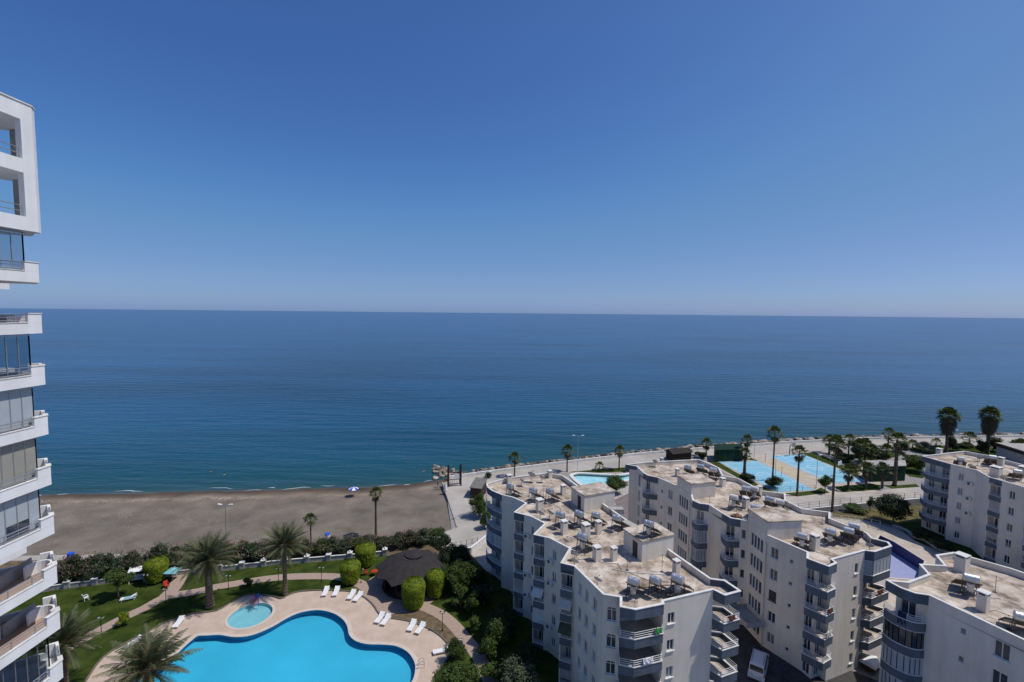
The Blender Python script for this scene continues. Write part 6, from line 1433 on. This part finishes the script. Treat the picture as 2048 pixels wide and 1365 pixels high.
# flat-roofed house at the right edge
hp = G(2062, 926); o = empty('flat_house', (hp.x, hp.y, 0), R(-8)); tag(o, 'low house with a dark red roof band at the right edge of the park', 'house')
mb = MB(); mb.box(-5.5, 6, -4.5, 4.5, 0, 3.4); mb.build('wall', M['concrete'], o)
mb = MB(); mb.box(-6.0, 6.5, -5.0, 5.0, 3.402, 4.4); mb.build('roof_band', M['wood_dark'], o)
mb = MB(); mb.box(-5.7, 6.2, -4.7, 4.7, 4.402, 4.45); mb.build('roof', M['concrete'], o)
for k in range(3): mb = MB(); mb.box(-4.6 + 3.2 * k, -2.8 + 3.2 * k, -4.56, -4.5, 1.0, 2.4); mb.build('window', M['pane'], o)
# beach things
bp = G(706, 991, -.6); o = empty('beach_umbrella', (bp.x, bp.y, -.75), 0); tag(o, 'blue and white striped umbrella near the water on the beach', 'umbrella')
mb = MB(); mb.tube([(0, 0, 0), (.15, 0, 2.0)], .03, 6); mb.build('pole', M['plastic_white'], o)
for k in range(8):
    a, b = k * math.pi / 4, (k + 1) * math.pi / 4; mb = MB(); P3 = lambda t, r_, z: (.15 + r_ * math.cos(t), r_ * math.sin(t), z)
    mb.add([P3(a, 1.15, 1.65), P3(b, 1.15, 1.65), P3(b, .6, 1.95), P3(a, .6, 1.95), (.15, 0, 2.08)], [(0, 1, 2, 3), (3, 2, 4)]); mb.build('canopy_panel', M['blue'] if k % 2 else M['plastic_white'], o)
def bin_(label, u, v, m_, z):
    p = G(u, v, z); o = empty('litter_bin', (p.x, p.y, z)); tag(o, label, 'bin')
    mb = MB(); mb.lathe([(.42, 0), (.5, 1.0), (.47, 1.0), (.40, .06)], 14); mb.build('barrel', M[m_], o)
    mb = MB(); mb.lathe([(.52, 1.002), (.50, 1.1), (.05, 1.16)], 14); mb.build('lid', M['blue'], o)
bin_('blue bin on the beach edge next to the tower', 142, 1119, 'blue', -.1)
bin_('white bin with blue lid on the beach edge right of the small fan palm', 655, 1079, 'plastic_white', -.1)
# white tarped boat and van in the yard
vp = G(1517, 1340); o = empty('parked_van', (vp.x, vp.y, 0), 0); tag(o, 'white van parked in the shaded yard between the blocks', 'van')
fwd = (G(1530, 1297) - G(1512, 1345)); o.rotation_euler.z = math.atan2(fwd.y, fwd.x) - math.pi / 2 + R(4)
prof = [(-2.2, .35), (-2.25, .9), (-2.15, 1.2), (-1.98, 1.80), (-1.7, 1.88), (.55, 1.88), (.95, 1.78), (1.55, 1.15), (2.1, 1.0), (2.25, .7), (2.25, .35)]
vs, fs = [], []
for y, z in prof:
    t = .90 if z > 1.1 else 1.0; wv = .88 * (1 - .09 * max(0, z - 1.0)) * t if z > 1.0 else .88
    vs += [(-wv, y, z), (wv, y, z)]
n = len(prof)
for i in range(n - 1): fs.append((2 * i, 2 * i + 1, 2 * i + 3, 2 * i + 2))
fs.append(tuple(2 * i for i in range(n))); fs.append(tuple(2 * i + 1 for i in range(n - 1, -1, -1))); fs.append((0, 2 * n - 2, 2 * n - 1, 1))
mb = MB(); mb.add(vs, fs); mb.build('body', M['car_white'], o)
mb = MB(); mb.add([(-.70, -2.175, 1.22), (.70, -2.175, 1.22), (.66, -2.03, 1.74), (-.66, -2.03, 1.74)], [(0, 1, 2, 3)]); mb.build('rear_window', M['car_glass'], o)
mb = MB(); mb.add([(-.68, 1.53, 1.2), (.68, 1.53, 1.2), (.64, .98, 1.77), (-.64, .98, 1.77)], [(3, 2, 1, 0)]); mb.build('windscreen', M['car_glass'], o)
for s in (-1, 1):
    for y0, y1 in ((-1.8, -.8), (-.7, .2), (.3, 1.05)):
        mb = MB(); mb.add([(s * .805, y0, 1.2), (s * .805, y1, 1.2), (s * .745, y1 - .12, 1.70), (s * .745, y0 + .1, 1.70)], [(0, 1, 2, 3)]); mb.build('side_window', M['car_glass'], o)
    for y in (-1.4, 1.4):
        m_ = Matrix.Translation((s * .82, y, .33)) @ Matrix.Rotation(R(90), 4, 'Y'); mb = MB(); mb.lathe([(.2, -.1), (.33, -.09), (.33, .09), (.2, .1)], 16, m_); k = mb.build('wheel', M['rubber'], o); mb = MB(); mb.lathe([(.02, -.11), (.2, -.105), (.2, .105), (.02, .11)], 12, m_); mb.build('rim', M['rail_steel'], k)
    mb = MB(); mb.box(s * .84 - .07, s * .84 + .02, -2.26, -2.17, .85, 1.15); mb.build('tail_light', M['red'], o)
    mb = MB(); mb.box(s * .92 - .07, s * .92 + .07, 1.15, 1.25, 1.05, 1.22); mb.build('mirror', M['black'], o)
    mb = MB(); mb.bar((s * .6, -1.6, 1.93), (s * .6, .4, 1.93), .04); mb.build('roof_rail', M['steel_dark'], o)
mb = MB(); mb.box(-.28, .28, -2.275, -2.235, .72, .85); mb.build('number_plate', M['court_line'], o)
mb = MB(); mb.box(-.86, .86, -2.34, -2.24, .36, .6); mb.build('rear_bumper', M['car_white'], o)
bp = G(1742, 1338); o = empty('boat', (bp.x, bp.y, 0), R(-60)); o.scale = (1.0, .62, 1.15); tag(o, 'small boat under a white cover beside the long block corner', 'boat')
secs = []
for i in range(9):
    t = i / 8; y = -1.9 + 3.8 * t; b_ = .85 * math.sin(math.pi * min(1, .35 + .65 * (1 - t))) ** .8 if t > 0 else .75; b_ = .82 * (1 - max(0, t - .45) ** 1.8 * 2.6); secs.append((y, max(.03, b_)))
mb = MB()
for y, b_ in secs: mb.v += [(-b_, y, .75), (-b_ * .75, y, .35), (0, y, .18), (b_ * .75, y, .35), (b_, y, .75)]
for i in range(8):
    for k in range(4): mb.f.append((i * 5 + k, i * 5 + k + 1, (i + 1) * 5 + k + 1, (i + 1) * 5 + k))
mb.f.append((0, 1, 2, 3, 4)); mb.build('hull', M['wood_dark'], o)
mb = MB()
for y, b_ in secs:
    for k in range(7): t = math.pi * k / 6; mb.v.append((-math.cos(t) * (b_ + .05), y, .74 + .5 * math.sin(t) * (.5 + .5 * b_)))
for i in range(8):
    for k in range(6): mb.f.append((i * 7 + k, i * 7 + k + 1, (i + 1) * 7 + k + 1, (i + 1) * 7 + k))
mb.f.append(tuple(range(7))); mb.build('cover', M['plastic_white'], o, True)
mb = MB(); mb.box(-.7, .7, -1.2, -1.0, 0, .3); mb.box(-.6, .6, .8, 1.0, 0, .3); mb.build('cradle', M['timber'], o)
# air conditioners on the shaded facade of the saw-toothed block
def aircon(i, x, y, z, t, lab):
    n = Vector((t.y, -t.x)); o = empty('air_conditioner', (x, y, z), math.atan2(t.y, t.x)); tag(o, lab, 'air conditioner', 'wall air conditioners')
    mb = MB(); mb.box(-.4, .4, -.33, -.03, 0, .55); mb.build('casing', M['white_trim'], o)
    m_ = Matrix.Translation((-.1, -.335, .28)) @ Matrix.Rotation(R(90), 4, 'X'); mb = MB(); mb.lathe([(.22, 0), (.22, .012), (.03, .014)], 14, m_); mb.build('fan_grille', M['steel_dark'], o)
    mb = MB(); mb.box(-.35, -.31, -.33, 0, -.05, -.003); mb.box(.31, .35, -.33, 0, -.05, -.003); mb.build('bracket', M['steel_dark'], o)
k = 0
FLN = ['ground', 'first', 'second', 'third', 'fourth']
for (x0, y0), (x1, y1), s, nm in (((.5, 62.5), (2.8, 61.2), 2.1, 'beside the second loggia column'), ((4.8, 55.2), (6.96, 52.7), .35, 'beside the third loggia column'), ((82.5, 85.5), (84.1, 82.2), 2.9, 'on the shaded far block')):
    t = Vector((x1 - x0, y1 - y0)).normalized()
    for fl in (1, 2, 3, 4):
        if (fl + k) % 4 == 3: continue
        aircon(k, x0 + t.x * s, y0 + t.y * s, .1 + FH * fl + .35, t, 'air conditioner ' + nm + ', ' + FLN[fl] + ' floor')
    k += 1
# people: one at the rocks, swimmers off the beach
def person(label, loc, rz, shirt, shorts, name='person', swim=False):
    """standing figure grown as one skinned body"""
    me = bpy.data.meshes.new(name)
    V = [(0, 0, .95), (0, 0, 1.2), (0, 0, 1.42), (0, 0, 1.52), (0, .01, 1.62), (0, .02, 1.74), (-.10, 0, .9), (-.11, .02, .5), (-.11, -.02, .07), (-.11, .13, .03), (.10, 0, .9), (.13, .08, .5), (.14, 0, .07), (.14, .15, .03), (-.2, 0, 1.4), (-.26, 0, 1.12), (-.24, .12, .9), (-.24, .17, .8), (.2, 0, 1.4), (.27, -.02, 1.12), (.26, .1, .9), (.26, .15, .8)]
    Ed = [(0, 1), (1, 2), (2, 3), (3, 4), (4, 5), (0, 6), (6, 7), (7, 8), (8, 9), (0, 10), (10, 11), (11, 12), (12, 13), (2, 14), (14, 15), (15, 16), (16, 17), (2, 18), (18, 19), (19, 20), (20, 21)]
    rad = [.15, .13, .13, .055, .085, .07, .09, .06, .04, .035, .09, .06, .04, .035, .06, .042, .032, .03, .06, .042, .032, .03]
    me.from_pydata(V, Ed, []); o = bpy.data.objects.new(name, me); C.objects.link(o); o.location = loc; o.rotation_euler.z = rz
    sk = o.modifiers.new('skin', 'SKIN'); 
    for i, q in enumerate(rad): me.skin_vertices[0].data[i].radius = (q, q * (.75 if i < 3 else 1))
    me.skin_vertices[0].data[0].use_root = True
    o.modifiers.new('sub', 'SUBSURF').levels = 1; o.modifiers['sub'].render_levels = 1
    me.materials.append(M['skin']); tag(o, label, 'person', None)
    mb = MB(); mb.lathe([(.175, .98), (.165, 1.2), (.18, 1.38), (.09, 1.47)], 10); a = mb.build('shirt', shirt, o)
    mb = MB(); mb.lathe([(.19, .62), (.20, .8), (.175, 1.0)], 10); mb.build('shorts', shorts, o)
    mb = MB(); mb.lathe([(.09, 1.62), (.105, 1.70), (.09, 1.79), (.02, 1.83)], 10); mb.build('hair', M['black'], o)
    return o
if not hasattr(bpy.types.Mesh, 'skin_vertices'): pass
p = G(876, 972, -.6); person('person in a pink top standing at the foot of the rocky spit', (p.x, p.y, -.75), 2.0, M['petal'], M['blue'])
for i, (u, v, lab) in enumerate([(421, 944, 'left one of two swimmers off the left beach'), (449, 950, 'right one of two swimmers off the left beach'), (814, 925, 'swimmer nearest the rocky spit'), (847, 943, 'swimmer close to the beach beside the rocky spit')]):
    p = G(u, v, SEA); o = empty('person', (p.x, p.y, SEA), i * 1.3); tag(o, lab, 'person', 'swimmers')
    me = bpy.data.meshes.new('swimmer'); me.from_pydata([(0, 0, -.25), (0, 0, .02), (0, .02, .14), (0, .03, .3), (-.22, 0, 0), (-.45, .2, .05), (.22, 0, 0), (.5, .15, .1)], [(0, 1), (1, 2), (2, 3), (1, 4), (4, 5), (1, 6), (6, 7)], [])
    b = bpy.data.objects.new('body', me); C.objects.link(b); b.parent = o; b.modifiers.new('skin', 'SKIN')
    for j, q in enumerate((.16, .15, .06, .11, .07, .05, .07, .05)): me.skin_vertices[0].data[j].radius = (q, q)
    me.skin_vertices[0].data[0].use_root = True; b.modifiers.new('sub', 'SUBSURF').levels = 1; me.materials.append(M['skin'])
    mb = MB(); mb.lathe([(.10, .28), (.125, .36), (.09, .44), (.02, .47)], 10); mb.build('hair', M['black'], o)
# more planting in the shaded strip beside the saw-toothed block
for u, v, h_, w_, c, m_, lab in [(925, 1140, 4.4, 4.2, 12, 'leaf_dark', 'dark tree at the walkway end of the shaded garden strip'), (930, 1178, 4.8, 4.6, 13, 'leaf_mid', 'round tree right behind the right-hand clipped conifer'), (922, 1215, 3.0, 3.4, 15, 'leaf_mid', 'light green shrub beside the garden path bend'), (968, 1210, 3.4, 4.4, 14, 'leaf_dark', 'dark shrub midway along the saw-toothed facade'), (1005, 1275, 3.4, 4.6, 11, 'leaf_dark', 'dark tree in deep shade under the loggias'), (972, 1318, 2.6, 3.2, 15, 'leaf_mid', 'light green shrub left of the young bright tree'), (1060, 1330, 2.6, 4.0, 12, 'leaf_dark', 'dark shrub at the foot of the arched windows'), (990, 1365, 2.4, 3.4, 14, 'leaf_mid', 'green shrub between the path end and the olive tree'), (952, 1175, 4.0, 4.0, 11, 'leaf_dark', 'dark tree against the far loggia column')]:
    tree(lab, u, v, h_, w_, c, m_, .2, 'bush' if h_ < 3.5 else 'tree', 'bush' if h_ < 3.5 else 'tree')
# laundry and towels over the railings
def cloth(label, x, y, z, ang, w_, h_, m_):
    o = empty('hanging_cloth', (x, y, z), ang); tag(o, label, 'laundry'); mb = MB(); n = 8
    for i in range(n + 1):
        t = i / n; xx = -w_ / 2 + w_ * t; wv = .03 * math.sin(t * 14)
        mb.v += [(xx, .06, -h_ * .55), (xx, .03 + wv * .3, .02), (xx, -.03, .02), (xx, -.06 + wv, -h_ * .6), (xx, -.06 - wv, -h_)]
    for i in range(n):
        for k in range(4): mb.f.append((i * 5 + k, (i + 1) * 5 + k, (i + 1) * 5 + k + 1, i * 5 + k + 1))
    mb.build('fabric', m_, o); mb = MB()
    for q in (-.3, .3): mb.box(q * w_ - .02, q * w_ + .02, -.05, .05, .0, .06)
    mb.build('pegs', M['timber'], o)
M['towel_green'] = mat('green_towel', (.06, .30, .08), .9, .15); M['towel_red'] = mat('brown_rug', (.16, .055, .045), .9, .3, 6); M['towel_navy'] = mat('navy_cloth', (.018, .022, .06), .9, .2); M['towel_cream'] = mat('cream_sheet', (.55, .50, .44), .9, .1)
AN = math.atan2(.9, 2.95)
fl = lambda k: .1 + FH * k + .42 + .68
cloth('green towel on the top corner balcony rail of the saw-toothed block', 14.2, 42.22, fl(4), AN, .75, .5, M['towel_green'])
cloth('white sheet on the second corner balcony rail of the saw-toothed block', 13.2, 41.92, fl(3), AN, 1.1, .5, M['plastic_white'])
cloth('brown rug on the top right balcony of the saw-toothed block', 22.1, 44.2, fl(4), .37, .8, .5, M['towel_red'])
cloth('navy cloth over the curved top balcony of the nearest right-hand block', 39.75, 45.05, fl(4), -.9, .7, 1.3, M['towel_navy'])
cloth('brown rug on the third corner balcony of the long block', 35.8, 49.68, fl(3), .48, .9, .5, M['towel_red'])
cloth('cream sheet on the second corner balcony of the long block', 35.7, 49.62, fl(2), .48, .9, .5, M['towel_cream'])
cloth('dark rug on the right-hand balcony of the long block below the glazed one', 44.2, 53.3, fl(3), .42, 1.2, .5, M['towel_red'])
# stained canvas awnings over some loggias
def awning(label, p1, p2, s, w_, z, m_):
    t = (Vector(p2) - Vector(p1)).normalized(); o = empty('awning', (p1[0] + t.x * s, p1[1] + t.y * s, z), math.atan2(t.y, t.x)); tag(o, label, 'awning')
    mb = MB(); hw = w_ / 2; mb.add([(-hw, -.05, 0), (hw, -.05, 0), (hw, -.85, -.55), (-hw, -.85, -.55), (hw, -.85, -.75), (-hw, -.85, -.75)], [(0, 3, 2, 1), (3, 5, 4, 2)]); mb.build('canvas', m_, o)
    for q in (-1, 1): mb = MB(); mb.bar((q * hw, -.04, -.6), (q * hw, -.84, -.57), .03); mb.build('arm', M['rail_steel'], o)
awning('faded cream awning on the nearest loggia column of the saw-toothed block', (5.6, 49.5), (7.0, 48.9), .75, 1.4, .1 + FH * 3 + 2.2, M['towel_cream'])
awning('greenish awning one floor down on the nearest loggia column', (5.6, 49.5), (7.0, 48.9), .75, 1.4, .1 + FH * 2 + 2.2, M['leaf_olive'])
awning('pale awning on the middle loggia column of the saw-toothed block', (2.9, 56.05), (4.8, 55.2), .8, 1.4, .1 + FH * 2 + 2.2, M['white_trim'])
# pipes run along the facades
for i, (x, y, lab) in enumerate([(6.9, 48.75, 'down pipe at the nearest loggia corner of the saw-toothed block'), (32.15, 56.4, 'down pipe beside the second stair tower of the long block'), (27.45, 69.15, 'down pipe beside the far stair tower of the long block'), (14.68, 42.75, 'down pipe at the near corner balcony of the saw-toothed block')]):
    o = empty('down_pipe', (x - .06, y - .06, 0)); tag(o, lab, 'pipe'); mb = MB(); mb.tube([(0, 0, 0), (0, 0, 13.7)], .05, 6); mb.build('pipe', M['concrete'], o)
    for k in range(5): mb = MB(); mb.lathe([(.07, 1.4 + 2.7 * k), (.07, 1.46 + 2.7 * k)], 6); mb.build('bracket', M['steel_dark'], o)
# roof aerials and plastic water pipes
for i, (f, x, y, h_, lab) in enumerate([(c6, 1560, 1010, 2.2, 'thin aerial mast behind the large left near-corner heater'), (c7, 1380, 320, 2.0, 'aerial mast before the roof edge chimney of the saw-toothed block'), (c6, 960, 480, 1.8, 'aerial between the paired far heaters'), (c8, 640, 560, 1.8, 'aerial at the left edge beside the first curved balcony of the long block'), (c8, 1180, 700, 2.0, 'aerial right of the second stair tower'), (c8, 1450, 680, 1.6, 'aerial near the court-side parapet bend'), (c9, 1450, 760, 1.8, 'aerial in the middle of the nearest right-hand roof'), (c10, 1620, 600, 1.8, 'aerial on the shaded far block roof')]):
    p = G(*f(x, y), ROOF); o = empty('roof_aerial', (p.x, p.y, ROOF + .003), .3 * i); tag(o, lab, 'aerial', 'roof aerials')
    mb = MB(); mb.tube([(0, 0, 0), (0, 0, h_)], .025, 6); mb.box(-.15, .15, -.15, .15, 0, .04); mb.build('mast', M['steel_dark'], o)
    mb = MB(); mb.bar((-.6, 0, h_ - .1), (.6, 0, h_ - .1), .02)
    for k in range(6): mb.bar((-.5 + .2 * k, -.22, h_ - .1), (-.5 + .2 * k, .22, h_ - .1), .015)
    mb.build('antenna', M['rail_steel'], o)
for i, (f, pts, m_, lab) in enumerate([(c6, ((1130, 765), (1240, 800), (1330, 800), (1420, 700), (1500, 690)), 'white_trim', 'white water pipe linking the middle row of heaters'), (c6, ((890, 500), (1000, 520), (1080, 560), (1110, 640)), 'white_trim', 'white water pipe running past the thick chimney'), (c7, ((1090, 470), (1230, 440), (1400, 420), (1560, 420)), 'rust', 'rusty pipe behind the three near-corner heaters'), (c7, ((1010, 300), (1120, 320), (1250, 330), (1400, 340)), 'white_trim', 'thin white pipe across the near bare roof'), (c8, ((560, 545), (650, 560), (720, 580), (760, 560)), 'white_trim', 'white pipe by the cream tank of the long block'), (c8, ((1180, 770), (1290, 800), (1420, 880), (1520, 900)), 'white_trim', 'white pipe along the near left edge of the long block roof'), (c8, ((240, 300), (320, 320), (380, 310), (430, 300)), 'rust', 'rusty pipe at the far end of the long block roof'), (c9, ((1120, 700), (1240, 720), (1320, 780), (1480, 800)), 'white_trim', 'white pipe across the nearest right-hand roof')]):
    P_ = [G(*f(*q), ROOF + .05) for q in pts]; c = P_[0]; o = empty('water_pipe', (c.x, c.y, ROOF)); tag(o, lab, 'pipe', 'roof water pipes')
    mb = MB(); mb.tube([(p.x - c.x, p.y - c.y, .06) for p in P_], .035, 6); mb.build('pipe_run', M[m_], o)
    for p in P_: mb = MB(); mb.box(p.x - c.x - .08, p.x - c.x + .08, p.y - c.y - .08, p.y - c.y + .08, .002, .05); mb.build('pipe_block', M['concrete'], o)
